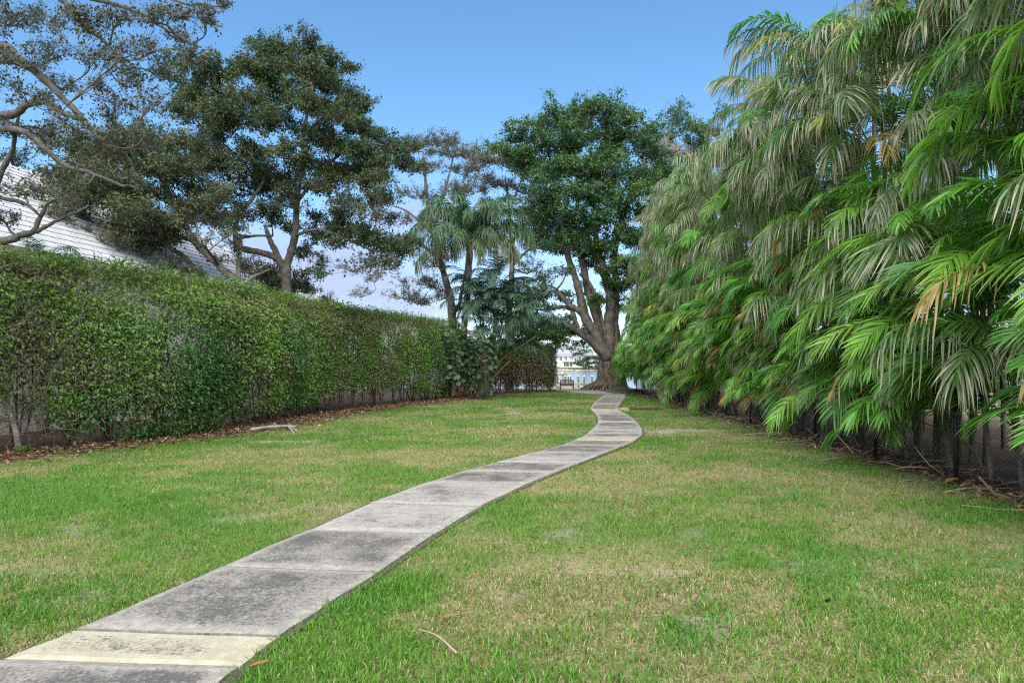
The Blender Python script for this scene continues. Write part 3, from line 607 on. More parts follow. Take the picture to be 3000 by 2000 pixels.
# big tree with pale forked trunk behind the hedge
tree('broadleaf_tree', 'big tree with pale forked trunk and wide dark crown behind the hedge', 24.0,
     [[(838, 1205, 0, .20), (839, 1000, 0, .175), (840, 870, 0, .165), (838, 800, 0, .165), (840, 775, 0, .15), (850, 740, 0, .13), (862, 690, 0, .12), (868, 600, .1, .10), (880, 500, .2, .085), (888, 400, .3, .065), (900, 300, .3, .045), (915, 220, .3, .03)],
      [(836, 800, 0, .15), (822, 768, -.1, .14), (800, 750, -.15, .125), (757, 738, -.2, .115), (712, 728, -.3, .105), (697, 712, -.3, .10), (696, 672, -.3, .085), (706, 628, -.3, .075), (735, 592, -.3, .065), (770, 540, -.2, .05), (790, 470, 0, .04)],
      [(820, 765, -.1, .11), (800, 722, 0, .10), (786, 690, .1, .085), (776, 660, .1, .05)],
      [(868, 610, 0, .08), (820, 540, .3, .07), (740, 470, .5, .06), (668, 438, .6, .05), (610, 390, .6, .04), (560, 330, .5, .03)],
      [(870, 590, .1, .07), (930, 520, .4, .06), (1000, 450, .3, .05), (1080, 420, .2, .04), (1150, 430, .2, .028)],
      [(862, 690, 0, .06), (930, 670, -.6, .05), (1000, 690, -.8, .042), (1090, 730, -.8, .03), (1160, 740, -.7, .02)],
      [(697, 700, -.3, .06), (740, 690, -.8, .045), (800, 690, -1, .035)]],
     [(927, 154, 45), (972, 180, 38), (829, 185, 52), (748, 200, 52), (668, 218, 52), (561, 240, 50), (900, 216, 55), (954, 261, 48), (1025, 288, 42), (1043, 323, 42), (802, 252, 58), (713, 279, 58), (605, 290, 58), (534, 332, 52), (980, 332, 48), (880, 310, 55), (1043, 377, 38), (640, 340, 50),
      (739, 439, 52, -1.5), (829, 448, 52, -1.8), (882, 475, 50, -1.5), (596, 484, 55, -1), (668, 502, 52, -1.2), (1114, 413, 48), (1159, 439, 42), (1186, 484, 38), (1114, 484, 42), (1025, 502, 46), (1079, 538, 42), (954, 502, 48), (936, 547, 42, None, .7), (1007, 600, 48, None, .5),
      (784, 627, 48, -1.6), (864, 600, 50, None, .25), (989, 654, 48, -1), (1043, 698, 46, -1), (1114, 716, 42, -.8), (1177, 725, 36, -.6), (936, 690, 44, None, .4), (900, 743, 32, None, .5), (1025, 779, 50, -.5, .08), (1096, 814, 48, -.5, .05), (1141, 779, 38, None, .10), (1060, 860, 34, None, .04), (960, 770, 40, None, .15), (760, 560, 48, None, .4), (690, 590, 46, None, .3), (640, 560, 45, None, .5), (1070, 620, 40, None, .4), (660, 400, 46, None, .6), (760, 350, 50, None, .7), (960, 420, 48, None, .8), (830, 370, 48, None, .7), (900, 400, 46, None, .7), (1060, 450, 44), (600, 420, 44, None, .7), (840, 540, 46, None, .6), (720, 640, 40, None, .4), (640, 640, 44, None, .4), (1130, 560, 40, None, .5), (1140, 640, 38, None, .5), (1090, 760, 40, None, .3)],
     0.10, OAK, dens=1.12, twigc=1.1)
# leaning tree left of it
tree('leaning_tree', 'leaning tree with several bare slanting trunks rising behind the hedge', 21.5,
     [[(708, 1215, .2, .16), (707, 1000, .2, .145), (704, 845, .1, .13), (655, 792, 0, .12), (628, 761, 0, .115), (583, 719, 0, .105), (551, 674, 0, .095), (530, 636, 0, .085), (500, 580, 0, .07), (455, 500, -.2, .055), (420, 430, -.3, .04), (390, 380, -.3, .03)],
      [(590, 726, 0, .08), (560, 707, -.2, .075), (500, 686, -.4, .065), (430, 658, -.5, .055), (370, 642, -.5, .045), (310, 605, -.5, .035), (260, 560, -.4, .028)],
      [(660, 1215, .8, .12), (640, 900, .7, .10), (619, 829, .6, .095), (574, 790, .6, .09), (533, 746, .5, .08), (480, 718, .4, .06), (400, 690, .3, .05), (330, 680, .2, .035)],
      [(703, 850, .1, .09), (699, 812, .2, .085), (698, 770, .3, .08), (702, 735, .3, .07), (704, 690, .4, .05)],
      [(703, 850, .1, .07), (729, 822, 0, .055), (753, 808, 0, .04), (790, 790, 0, .025)]],
     [(180, 520, 55, 0), (250, 480, 58, 0), (320, 440, 58), (400, 400, 58), (460, 450, 55), (520, 420, 50), (300, 560, 58, None, .7), (380, 540, 58, None, .6), (450, 560, 55, None, .5), (235, 620, 52), (180, 650, 40), (300, 650, 56, None, .8), (370, 620, 58, None, .8), (440, 640, 56, None, .4), (520, 600, 48, None, .5), (330, 720, 56, None, .4), (260, 730, 46, None, .6), (420, 720, 56, None, .25), (500, 760, 46, None, .2), (350, 790, 48, None, .35), (430, 790, 40, None, .25), (560, 560, 48, None, .6), (480, 520, 50, None, .6), (620, 650, 40, None, .3), (590, 700, 30, None, .2), (640, 760, 34, None, .15), (760, 795, 26, None, .3), (230, 560, 50, None, .9), (300, 500, 55, None, .9), (360, 480, 55, None, .9), (560, 480, 50, None, .8), (270, 680, 50, None, .9), (350, 680, 50, None, .8), (420, 680, 50, None, .6), (480, 640, 48, None, .6), (540, 660, 44, None, .5), (300, 770, 44, None, .6), (380, 760, 46, None, .5), (470, 800, 40, None, .4), (560, 800, 36, None, .3), (610, 600, 46, None, .6), (680, 660, 40, None, .4), (500, 700, 44, None, .4)],
     0.10, OLIVE + OAK[:2], dens=1.05, twigc=1.2)
# near tree reaching in from the left
tree('overhanging_tree', 'sparse tree reaching in from the left with long crooked grey branches', 12.0,
     [[(-560, 1255, 2.0, .26), (-540, 800, 2.0, .23), (-480, 500, 1.6, .20), (-300, 330, 1.0, .16), (-120, 215, .5, .12), (0, 132, 0, .085), (60, 168, 0, .078), (140, 228, 0, .07), (200, 290, 0, .06), (250, 345, 0, .05), (310, 408, 0, .04), (370, 455, 0, .03)],
      [(-300, 330, 1.0, .12), (-120, 345, .6, .09), (30, 340, .2, .07), (75, 312, 0, .062), (115, 300, 0, .06), (150, 312, 0, .055), (190, 336, 0, .045), (240, 350, 0, .035)],
      [(-200, 420, .8, .09), (-60, 380, .3, .07), (50, 378, 0, .055), (110, 412, 0, .05), (150, 450, 0, .046), (195, 476, 0, .042), (260, 492, 0, .034), (330, 522, 0, .024), (420, 560, 0, .015)],
      [(-480, 500, 1.6, .15), (-200, 150, .8, .11), (60, -60, 0, .08), (170, -10, 0, .055), (230, 50, 0, .04), (300, 115, -.1, .03), (370, 200, -.1, .02)],
      [(60, -60, 0, .06), (280, -5, 0, .045), (400, 30, 0, .034), (480, 80, 0, .026), (560, 130, 0, .016)],
      [(280, -5, 0, .04), (450, -20, 0, .032), (560, 5, 0, .022), (640, 20, 0, .012), (690, 6, 0, .006)],
      [(-420, 800, 1.8, .10), (-200, 760, 1.5, .085), (20, 706, 1.2, .07), (60, 694, 1.2, .062), (105, 680, 1.2, .055), (125, 640, 1.2, .042), (150, 600, 1.2, .03), (180, 585, 1.2, .02)],
      [(105, 680, 1.2, .045), (150, 655, 1.2, .036), (200, 632, 1.2, .028), (260, 600, 1.2, .018)],
      [(-60, 520, .8, .05), (-10, 575, .8, .045), (50, 592, .8, .038), (90, 615, .8, .03), (120, 640, .9, .02)],
      [(-40, 600, .5, .06), (0, 500, .5, .05), (30, 440, .5, .04), (40, 380, .5, .03), (50, 300, .4, .02)]],
     [(40, 60, 66, None, .7), (140, 50, 66, None, .6), (240, 60, 62, None, .6), (340, 60, 56, None, .5), (430, 50, 56, None, .5), (520, 40, 46, None, .5), (600, 34, 34, None, .5), (655, 14, 22, None, .6), (60, 180, 60, None, .6), (160, 150, 58, None, .45), (260, 160, 58, None, .45), (360, 150, 58, None, .5), (450, 140, 56, None, .5), (540, 115, 44, None, .5), (585, 160, 34, None, .5), (620, 70, 26, None, .5), (80, 280, 58, None, .5), (180, 250, 56, None, .35), (280, 260, 58, None, .5), (380, 240, 56, None, .5), (470, 220, 46, None, .45), (560, 185, 34, None, .5), (40, 390, 56, None, .6), (150, 390, 52, None, .45), (240, 380, 54, None, .6), (340, 330, 56, None, .6), (430, 300, 48, None, .5), (60, 470, 54, None, .5), (160, 500, 44, None, .35), (270, 440, 54, None, .6), (40, 560, 46, None, .45), (120, 560, 44, None, .3), (210, 590, 38, None, .4), (340, 430, 54, None, .7), (430, 390, 46, None, .6), (20, 640, 40, 1.2, .6), (170, 620, 30, 1.2, .3), (-40, 250, 60, None, .6), (-60, 80, 60, None, .6)],
     0.062, [(0.055, 0.075, 0.036), (0.065, 0.08, 0.036), (0.050, 0.075, 0.042)], M_barkd, dens=0.68, twigc=1.0, sub=10, comp=0)
tree('small_tree', 'small round dark tree low behind the hedge beside the pale forked trunk', 27.0,
     [[(835, 1185, 0, .09), (830, 1000, 0, .08), (820, 880, 0, .07), (800, 840, 0, .05), (770, 815, 0, .03)], [(825, 900, 0, .05), (860, 860, 0, .035), (895, 850, 0, .02)]],
     [(750, 800, 38, None, .7), (800, 815, 42, None, .7), (735, 835, 34, None, .6), (870, 838, 38, None, .9), (905, 850, 32, None, .9), (840, 860, 34, None, .8), (790, 860, 36, None, .6)], 0.09, OLIVE, dens=.9)
tree('sparse_tree', 'tall thin brownish tree with open airy crown behind the queen palm', 36.0,
     [[(1328, 1157, 0, .26), (1326, 1000, 0, .24), (1322, 900, 0, .23), (1314, 850, 0, .2), (1298, 790, 0, .18), (1282, 725, 0, .16), (1268, 669, 0, .14), (1255, 594, 0, .11), (1246, 514, 0, .075), (1240, 440, 0, .04)],
      [(1300, 800, 0, .13), (1282, 762, -.3, .12), (1260, 738, -.4, .10), (1230, 715, -.5, .08), (1195, 700, -.5, .05), (1150, 690, -.5, .03)],
      [(1268, 669, 0, .10), (1290, 600, .3, .08), (1308, 540, .4, .06), (1322, 480, .4, .045), (1328, 430, .4, .03)],
      [(1272, 690, 0, .09), (1225, 645, .3, .07), (1190, 615, .3, .05), (1150, 600, .3, .03)],
      [(1325, 920, 0, .13), (1345, 890, .2, .10), (1352, 850, .3, .08), (1365, 780, .4, .06), (1372, 690, .4, .05), (1368, 600, .4, .035)]],
     [(1200, 440, 30, None, .6), (1240, 420, 34, None, .7), (1290, 415, 34, None, .7), (1330, 420, 34, None, .7), (1358, 455, 30, None, .7), (1372, 495, 30, None, .6), (1335, 500, 34, None, .4), (1210, 500, 34, None, .18), (1270, 490, 38, None, .2), (1300, 560, 42, None, .10), (1230, 570, 42, None, .10), (1350, 560, 38, None, .3), (1190, 650, 38, None, .12), (1250, 640, 38, None, .10), (1330, 640, 38, None, .25), (1300, 720, 36, None, .25), (1200, 740, 38, None, .4), (1250, 830, 42, None, .45), (1220, 880, 38, None, .35), (1290, 870, 36, None, .4), (1180, 820, 30, None, .12), (1260, 770, 38, None, .4), (1180, 560, 34, None, .12), (1360, 850, 34, None, .3)],
     0.10, [(0.085, 0.095, 0.05), (0.075, 0.09, 0.045), (0.095, 0.095, 0.055)], dens=.62, twigc=1.3, comp=1)
tree('olive_tree', 'dull olive brown tree crown behind the queen palm, left of the fig', 45.0,
     [[(1490, 1139, 0, .25), (1490, 950, 0, .22), (1500, 780, 0, .18), (1495, 680, 0, .13), (1490, 600, 0, .08), (1480, 520, 0, .05)],
      [(1497, 720, 0, .1), (1530, 650, 0, .08), (1560, 600, 0, .06), (1580, 560, 0, .03)], [(1500, 780, 0, .10), (1550, 730, 0, .08), (1600, 710, 0, .05), (1640, 700, 0, .03)],
      [(1490, 620, 0, .08), (1510, 570, -.4, .06), (1530, 520, -.5, .04), (1545, 480, -.6, .02)], [(1500, 760, 0, .08), (1450, 690, 0, .06), (1420, 620, 0, .03)]],
     [(1400, 480, 38, None, .6), (1450, 468, 38, None, .6), (1500, 478, 42, None, .6), (1540, 500, 38, None, .5), (1420, 530, 38, None, .6), (1480, 540, 42, None, .5), (1540, 560, 38, None, .5), (1580, 585, 33, None, .3), (1600, 650, 38, None, .22), (1560, 680, 34, None, .18), (1620, 720, 33, None, .15), (1645, 700, 28, None, .2), (1430, 600, 38, None, .4), (1390, 560, 34, None, .5), (1560, 780, 36, None, .25), (1600, 800, 34, None, .2), (1600, 860, 34, None, .25)],
     0.12, [(0.095, 0.098, 0.055), (0.085, 0.095, 0.05), (0.105, 0.10, 0.06)], dens=.75, twigc=1.1, comp=1)
FIG = [(0.045, 0.125, 0.030), (0.055, 0.14, 0.030), (0.040, 0.115, 0.042), (0.075, 0.16, 0.032), (0.038, 0.105, 0.042)]
fig = tree('fig_tree', 'huge strangler fig with rope-like roots and dense green crown at path end', 41.0,
     [[(1800, 1152, .1, .50), (1797, 1120, .1, .46), (1793, 1080, .05, .42), (1789, 1040, 0, .40), (1784, 1000, 0, .38), (1782, 960, 0, .36), (1785, 920, 0, .31), (1788, 880, 0, .28), (1779, 838, 0, .26), (1766, 790, 0, .24), (1752, 740, 0, .2), (1745, 660, 0, .15), (1740, 560, .3, .11), (1730, 440, .3, .06)],
      [(1782, 1052, -.3, .36), (1765, 1025, -.35, .35), (1749, 992, -.35, .34), (1732, 962, -.35, .33), (1718, 940, -.3, .31), (1706, 905, -.3, .28), (1695, 850, -.2, .25), (1680, 800, -.1, .22), (1662, 755, 0, .19), (1650, 700, .2, .16), (1640, 620, .4, .12), (1620, 520, .5, .08), (1600, 420, .5, .05)],
      [(1776, 1048, -.2, .30), (1752, 1020, -.4, .28), (1720, 988, -.5, .25), (1688, 966, -.5, .22), (1655, 948, -.5, .19), (1620, 938, -.5, .14), (1580, 930, -.4, .09), (1540, 925, -.4, .05)],
      [(1710, 925, -.3, .19), (1690, 905, -.5, .18), (1667, 893, -.6, .16), (1648, 872, -.7, .14), (1631, 856, -.7, .12), (1612, 850, -.7, .08), (1588, 858, -.7, .05), (1555, 850, -.7, .02)],
      [(1690, 962, -.4, .17), (1683, 930, -.4, .15), (1672, 905, -.4, .13), (1640, 897, -.4, .12), (1605, 905, -.4, .09), (1570, 905, -.4, .05)],
      [(1783, 1030, .1, .28), (1762, 975, .2, .27), (1742, 915, .3, .25), (1722, 855, .4, .23), (1710, 790, .5, .21), (1698, 730, .6, .18), (1690, 640, .7, .13), (1690, 540, .7, .09), (1680, 430, .7, .05)],
      [(1806, 1030, .1, .26), (1800, 970, .2, .24), (1803, 900, .3, .22), (1806, 830, .4, .2), (1800, 760, .5, .17), (1815, 680, .6, .13), (1840, 600, .6, .09), (1880, 520, .6, .05)],
      [(1700, 800, .2, .13), (1720, 820, .2, .12), (1738, 850, .1, .12), (1752, 890, 0, .12), (1765, 940, -.2, .11), (1775, 1000, -.4, .10)],
      [(1745, 660, 0, .1), (1790, 600, .2, .09), (1850, 540, .2, .07), (1920, 510, .2, .04)],
      [(1650, 700, .2, .10), (1600, 690, .2, .09), (1570, 705, .2, .05), (1540, 700, .2, .03)]],
     [(1560, 372, 44), (1625, 340, 52), (1700, 348, 58), (1770, 335, 54), (1850, 352, 42), (1510, 412, 32), (1470, 436, 26), (1600, 430, 55), (1680, 425, 62), (1780, 420, 62), (1870, 405, 46), (1600, 520, 52, -2), (1660, 490, 55, -2), (1720, 490, 48, -2), (1580, 570, 46, -2), (1650, 570, 55, -2.2), (1800, 470, 55, -1), (1850, 560, 52, -2), (1900, 530, 46, -1), (1950, 500, 44), (1960, 560, 42), (1740, 580, 55, -2), (1820, 600, 54, -2), (1640, 630, 46, -2), (1700, 630, 46, -2), (1760, 640, 46, -2), (1660, 720, 42, -1.5), (1690, 680, 38, -1.5), (1780, 720, 40, -1), (1600, 610, 36, -1), (1830, 680, 42, -1), (1740, 720, 30, None, .6), (1810, 770, 30, None, .6), (1660, 790, 26, None, .5),
      (1600, 985, 38, -.5), (1560, 985, 36, -.5), (1640, 1000, 28, -.5), (1700, 1005, 20, 0, .8), (1620, 950, 34, .2), (1530, 960, 32, 0), (1580, 940, 30, 0), (1690, 975, 20, .3, .7), (1750, 885, 24, -.9, 1.6), (1655, 860, 26, .5, .4), (1600, 830, 30, .3, .4), (1720, 960, 18, .6, .6), (1660, 930, 20, .6, .5), (1800, 860, 20, .4, .7), (1835, 900, 26, .4, .7), (1900, 620, 48), (1950, 640, 46), (1880, 690, 44), (1930, 720, 44), (1990, 600, 46), (1860, 780, 40), (1900, 820, 40), (1560, 640, 40, -1), (1540, 480, 36, 1), (1520, 460, 32, 1), (1610, 690, 38, -1), (1720, 770, 34, 1), (1830, 840, 34, 1), (1870, 900, 34, 1.5), (1770, 790, 30, 1), (1580, 720, 34, 0, .7), (1575, 868, 26, -.7, .7), (1560, 905, 26, -.4, .7), (1535, 925, 28, -.4, .9), (1540, 870, 24, -.5, .6)],
     0.165, FIG, M_fig, dens=1.02, twigc=.6, sides=14, leafm=M_leaf)
# rope-like roots of the fig, each a part
for k in range(84):
    a = rng.uniform(0, 2 * math.pi) if k > 44 else rng.uniform(math.pi * 1.0, math.pi * 2.0)
    c0 = P(1793, 1130, 41.0); spread = rng.uniform(.85, 1.5); long_ = (math.cos(a) < -0.3)
    if long_ and rng.random() < .7: spread = rng.uniform(1.5, 2.3)
    ex, ey = c0[0] + math.cos(a) * spread, 41 + math.sin(a) * spread * .8
    tw_ = rng.normal(0, .25); h = rng.uniform(1.2, 3.0) if rng.random() < .6 else rng.uniform(3.0, 4.2)
    f = lambda r_, z, da: A([c0[0] - .05 + math.cos(a + da) * r_, 41.05 + math.sin(a + da) * r_ * .85, z])
    z1 = float(gz(ex, ey))
    pts = [f(.50 - .02 * h, h, tw_), f(.64, h * .66, tw_ * .6 + rng.normal(0, .08)), f(.76, h * .38, tw_ * .3 + rng.normal(0, .08)), f(.92, .34 + (.25 if spread > 1.5 else 0), 0), f(.92 + (spread - .92) * .5, .14 + (.16 if spread > 1.5 else 0), 0), A([ex, ey, z1 - .05])]
    r0 = rng.uniform(.03, .085); s = MB(); tubes(s, curve(pts, 16), np.interp(np.linspace(0, 1, 16), [0, .3, .7, 1], [r0 * .5, r0, r0 * 1.1, r0 * .6]), 7); s.build('root', M_fig if rng.random() < .6 else M_figd, fig)
for k in range(26):                                       # thin snaking surface roots
    a = rng.uniform(math.pi * .95, math.pi * 2.0); r0 = 1.0; pts = []
    for q in range(6):
        r1 = 1.0 + q * rng.uniform(.18, .36); a += rng.normal(0, .10); xx, yy_ = 5.95 + math.cos(a) * r1, 41 + math.sin(a) * r1 * .75; pts.append([xx, yy_, float(gz(xx, yy_)) + .07 - .02 * q])
    s = MB(); tubes(s, curve(pts, 14), np.linspace(rng.uniform(.04, .08), .015, 14), 6); s.build('root', M_fig, fig)
tree('background_tree', 'dark green tree top showing behind the palms right of the fig', 58.0,
     [[(2030, 1120, 0, .3), (2030, 800, 0, .25), (2025, 600, 0, .2), (2020, 480, 0, .14), (2010, 400, 0, .07)], [(2025, 600, 0, .14), (1980, 480, 0, .1), (1950, 420, 0, .05)], [(2022, 520, 0, .12), (2060, 440, 0, .08), (2080, 390, 0, .04)]],
     [(1985, 350, 30), (2000, 375, 36), (2050, 375, 40), (2090, 390, 36), (2030, 420, 40), (1960, 410, 36), (2080, 440, 40), (1930, 450, 34), (1990, 460, 44), (2050, 500, 46), (1970, 520, 46), (2020, 560, 50)], 0.18, FIG, dens=.5, twigc=.5)
tree('bare_tree', 'leafless pale grey tree with fine upright twigs above the far palms', 47.0,
     [[(1955, 1136, 0, .16), (1955, 800, 0, .13), (1960, 620, 0, .10), (1962, 540, 0, .07), (1975, 480, 0, .045), (1990, 420, 0, .02)],
      [(1960, 560, 0, .06), (1940, 500, 0, .045), (1925, 450, 0, .03), (1900, 410, 0, .015)], [(1962, 540, 0, .05), (1945, 470, .5, .035), (1950, 430, .5, .02), (1945, 390, .5, .01)], [(1962, 545, 0, .05), (2000, 490, 0, .035), (2030, 450, 0, .02)], [(1950, 580, 0, .05), (1900, 520, 0, .035), (1880, 470, 0, .02), (1875, 420, 0, .01)]],
     [(1900, 440, 34, None, 0), (1940, 420, 34, None, 0), (1985, 430, 34, None, 0), (2020, 450, 30, None, 0), (1960, 470, 34, None, 0), (1880, 480, 28, None, 0), (1920, 490, 30, None, 0)], 0.12, FIG, M_grey, twigc=.7, sub=12)

# ------------------------------------------------------------------ palms
def frond_mesh(name, L, e0, e1, npair, ll, width, vee, hang, c_mid, c_tip, tipb, rach, jitter=.12, plumose=0.0, petiole=.2, pw=1.5, miss=0.0, side=0.0):
    K = 26; t = np.linspace(0, 1, K); th = np.radians(e0 + (e1 - e0) * t ** pw)
    bend = side * t ** 2
    T = np.c_[np.cos(th) * np.cos(bend), np.cos(th) * np.sin(bend), np.sin(th)]
    p = np.vstack([[0, 0, 0], np.cumsum((T[:-1] + T[1:]) / 2, axis=0) * L / (K - 1)])
    mb = MB(); tubes(mb, p, np.interp(t, [0, .15, 1], [.016, .010, .002]) * (L / 2.0) ** .7, 4, rach)
    for sgn in (-1, 1):
        n = npair; u = petiole + (1 - petiole) * (np.arange(n) + .5 + rng.normal(0, .15, n)) / n
        k = rng.random(n) >= miss; u = np.clip(u[k], 0, 1); n = len(u)
        b = np.stack([np.interp(u, t, p[:, q]) for q in range(3)], 1); Tt = nrm(np.stack([np.interp(u, t, T[:, q]) for q in range(3)], 1))
        Sd = nrm(np.cross(A([[0, 0, 1.0]]), Tt)) * -sgn
        bad = np.abs(Tt[:, 2]) > .995; Sd[bad] = A([0, -sgn, 0])
        N_ = nrm(np.cross(Tt, Sd)); N_ = N_ * np.sign(N_[:, 2:3] + 1e-6)
        w = (u - petiole) / (1 - petiole)
        ang = np.radians(np.interp(w, [0, .5, 1], [28, 40, 68]) + rng.normal(0, 5, n))
        v_ = vee + plumose * rng.uniform(-1, 1, n) + rng.normal(0, jitter, n)
        d = nrm(Sd * np.cos(ang)[:, None] + Tt * np.sin(ang)[:, None] + N_ * v_[:, None])
        l = ll * np.interp(w, [0, .12, .45, .8, 1], [.55, .85, 1.0, .72, .30]) * (1 + rng.normal(0, .07, n))
        us = A([0, .22, .5, .78, 1.0]); wp = A([.55, 1.0, .95, .62, .06])
        hg = hang * (1 + rng.normal(0, .25, n))
        pos = b[:, None] + d[:, None] * (l[:, None] * us)[..., None]
        drop = (l[:, None] * hg[:, None] * us[None] ** 2)
        pos[..., 2] -= drop; sh = np.sqrt(np.maximum(.25, 1 - (hg[:, None] * us[None]) ** 2 * .6))
        pos[..., :2] = b[:, None, :2] + (pos[..., :2] - b[:, None, :2]) * sh[..., None]
        wd = nrm(Tt - np.sum(Tt * d, 1, keepdims=True) * d + N_ * rng.normal(0, .35, (n, 1)))
        hw = (width * .5 * wp)[None, :, None] * wd[:, None]
        v = np.stack([pos - hw, pos + hw], 2).reshape(n, -1, 3)
        q = A([[2 * k_, 2 * k_ + 1, 2 * k_ + 3, 2 * k_ + 2] for k_ in range(4)])
        f = (np.arange(n) * 10)[:, None, None] + q[None]
        cm = vary(c_mid, n, .22, .08)[:, None, :]; ct = vary(c_tip, n, .25, .06)[:, None, :]
        tb = np.clip((us[None] - (1 - tipb * rng.uniform(.3, 1.6, (n, 1)))) / .22, 0, 1)[..., None]
        c = cm * (1 - tb) + ct * tb
        mb.add(v.reshape(-1, 3), f4=f.reshape(-1, 4), col=np.repeat(c, 2, axis=1).reshape(-1, 3))
    me = mb.mesh(name, smooth_=False); me.materials.append(M_frond); return me
TAN = (0.42, 0.37, 0.27)
FR = {}
FR['fresh'] = []; FR['dull'] = []
for k_, c in enumerate([(.12, .33, .040), (.095, .285, .042), (.15, .36, .040), (.085, .25, .045), (.19, .40, .045), (.13, .33, .036), (.10, .27, .05), (.17, .36, .05)]):
    FR['fresh'].append(frond_mesh('frond', rng.uniform(1.8, 2.4), rng.uniform(24, 62), rng.uniform(-84, -52), int(rng.integers(42, 54)), rng.uniform(.48, .62), rng.uniform(.026, .034), rng.uniform(.05, .25), rng.uniform(.28, .6), c, (.42, .42, .18), rng.uniform(.04, .14), (.30, .31, .07), .12, side=rng.uniform(-.35, .35), pw=rng.uniform(1.2, 2.0), miss=rng.uniform(0, .05)))
for k_, c in enumerate([(.11, .215, .058), (.125, .205, .075), (.10, .225, .058), (.145, .205, .085), (.115, .24, .055), (.135, .225, .07), (.10, .20, .06), (.16, .22, .085)]):
    FR['dull'].append(frond_mesh('frond', rng.uniform(1.9, 2.5), rng.uniform(32, 60), rng.uniform(-82, -50), int(rng.integers(44, 56)), rng.uniform(.52, .66), rng.uniform(.024, .030), rng.uniform(-.05, .12), rng.uniform(.65, 1.15), c, (.50, .45, .34), rng.uniform(.15, .5), (.24, .23, .09), .22, side=rng.uniform(-.35, .35), pw=rng.uniform(1.2, 2.0), miss=rng.uniform(.02, .14)))
FR['yellow'] = [frond_mesh('frond', 2.1, 40, -60, 38, .55, .030, .1, .5, (.30, .34, .06), (.45, .34, .14), .25, (.35, .28, .06), .15, miss=.08), frond_mesh('frond', 1.9, 20, -70, 36, .5, .03, .1, .6, (.34, .27, .07), (.42, .29, .13), .4, (.35, .25, .06), .2, miss=.1)]
FR['dead'] = [frond_mesh('frond', 1.8, -30, -88, 30, .5, .018, -.2, 1.3, (.19, .12, .07), (.26, .19, .12), .3, (.22, .15, .09), .35, miss=.25)]
FR['queen'] = [frond_mesh('frond', L, e0, e1, 70, .80, .048, .1, hg, c, TAN, tb, (.14, .17, .06), .25,.5,.16,2.1,side=sd)for L, e0, e1, hg, c, tb, sd in
               [(4.0, 70, -40, .75, (.060, .145, .055), .10, .1), (4.0, 56, -62, .9, (.065, .15, .06), .12, -.2), (3.7, 82, 5, .55, (.055, .14, .045), .05, .1), (3.8, 42, -80, 1.0, (.075, .155, .06), .14, .2), (3.5, 22, -88, 1.1, (.10, .16, .065), .3, 0)]]
FR['blue'] = [frond_mesh('frond', L, e0, e1, 38, .52, .034, .1, hg, c, (.25, .27, .2), .08, (.17, .2, .06), .15, side=sd) for L, e0, e1, hg, c, sd in
              [(2.5, 62, -50, .6, (.045, .12, .07), .2), (2.3, 45, -70, .8, (.05, .125, .065), -.2), (2.4, 70, -35, .5, (.04, .115, .058), 0)]]
def put_frond(parent, kind, pos, az, tilt=0.0, sc=1.0, roll=0.0, idx=None):
    v = FR[kind]; me = v[rng.integers(len(v)) if idx is None else idx]
    return obj('frond', me, parent, tuple(A(pos) - A(parent.location)), (roll, -tilt, az), (sc, sc, sc))
def cane(parent, pts, r0, r1, green=(.16, .19, .055)):
    K = 14; c = curve(pts, K); rad = np.linspace(r0, r1, K) * (1 + .10 * (np.arange(K) % 2)); m_ = MB()
    cols = np.linspace(0, 1, K)[:, None] * A(green) + (1 - np.linspace(0, 1, K)[:, None]) * A([.21, .19, .15])
    tubes(m_, c, rad, 7); m_.C = [np.repeat(cols, 7, axis=0)]
    return m_.build('stem', M_cane, parent)

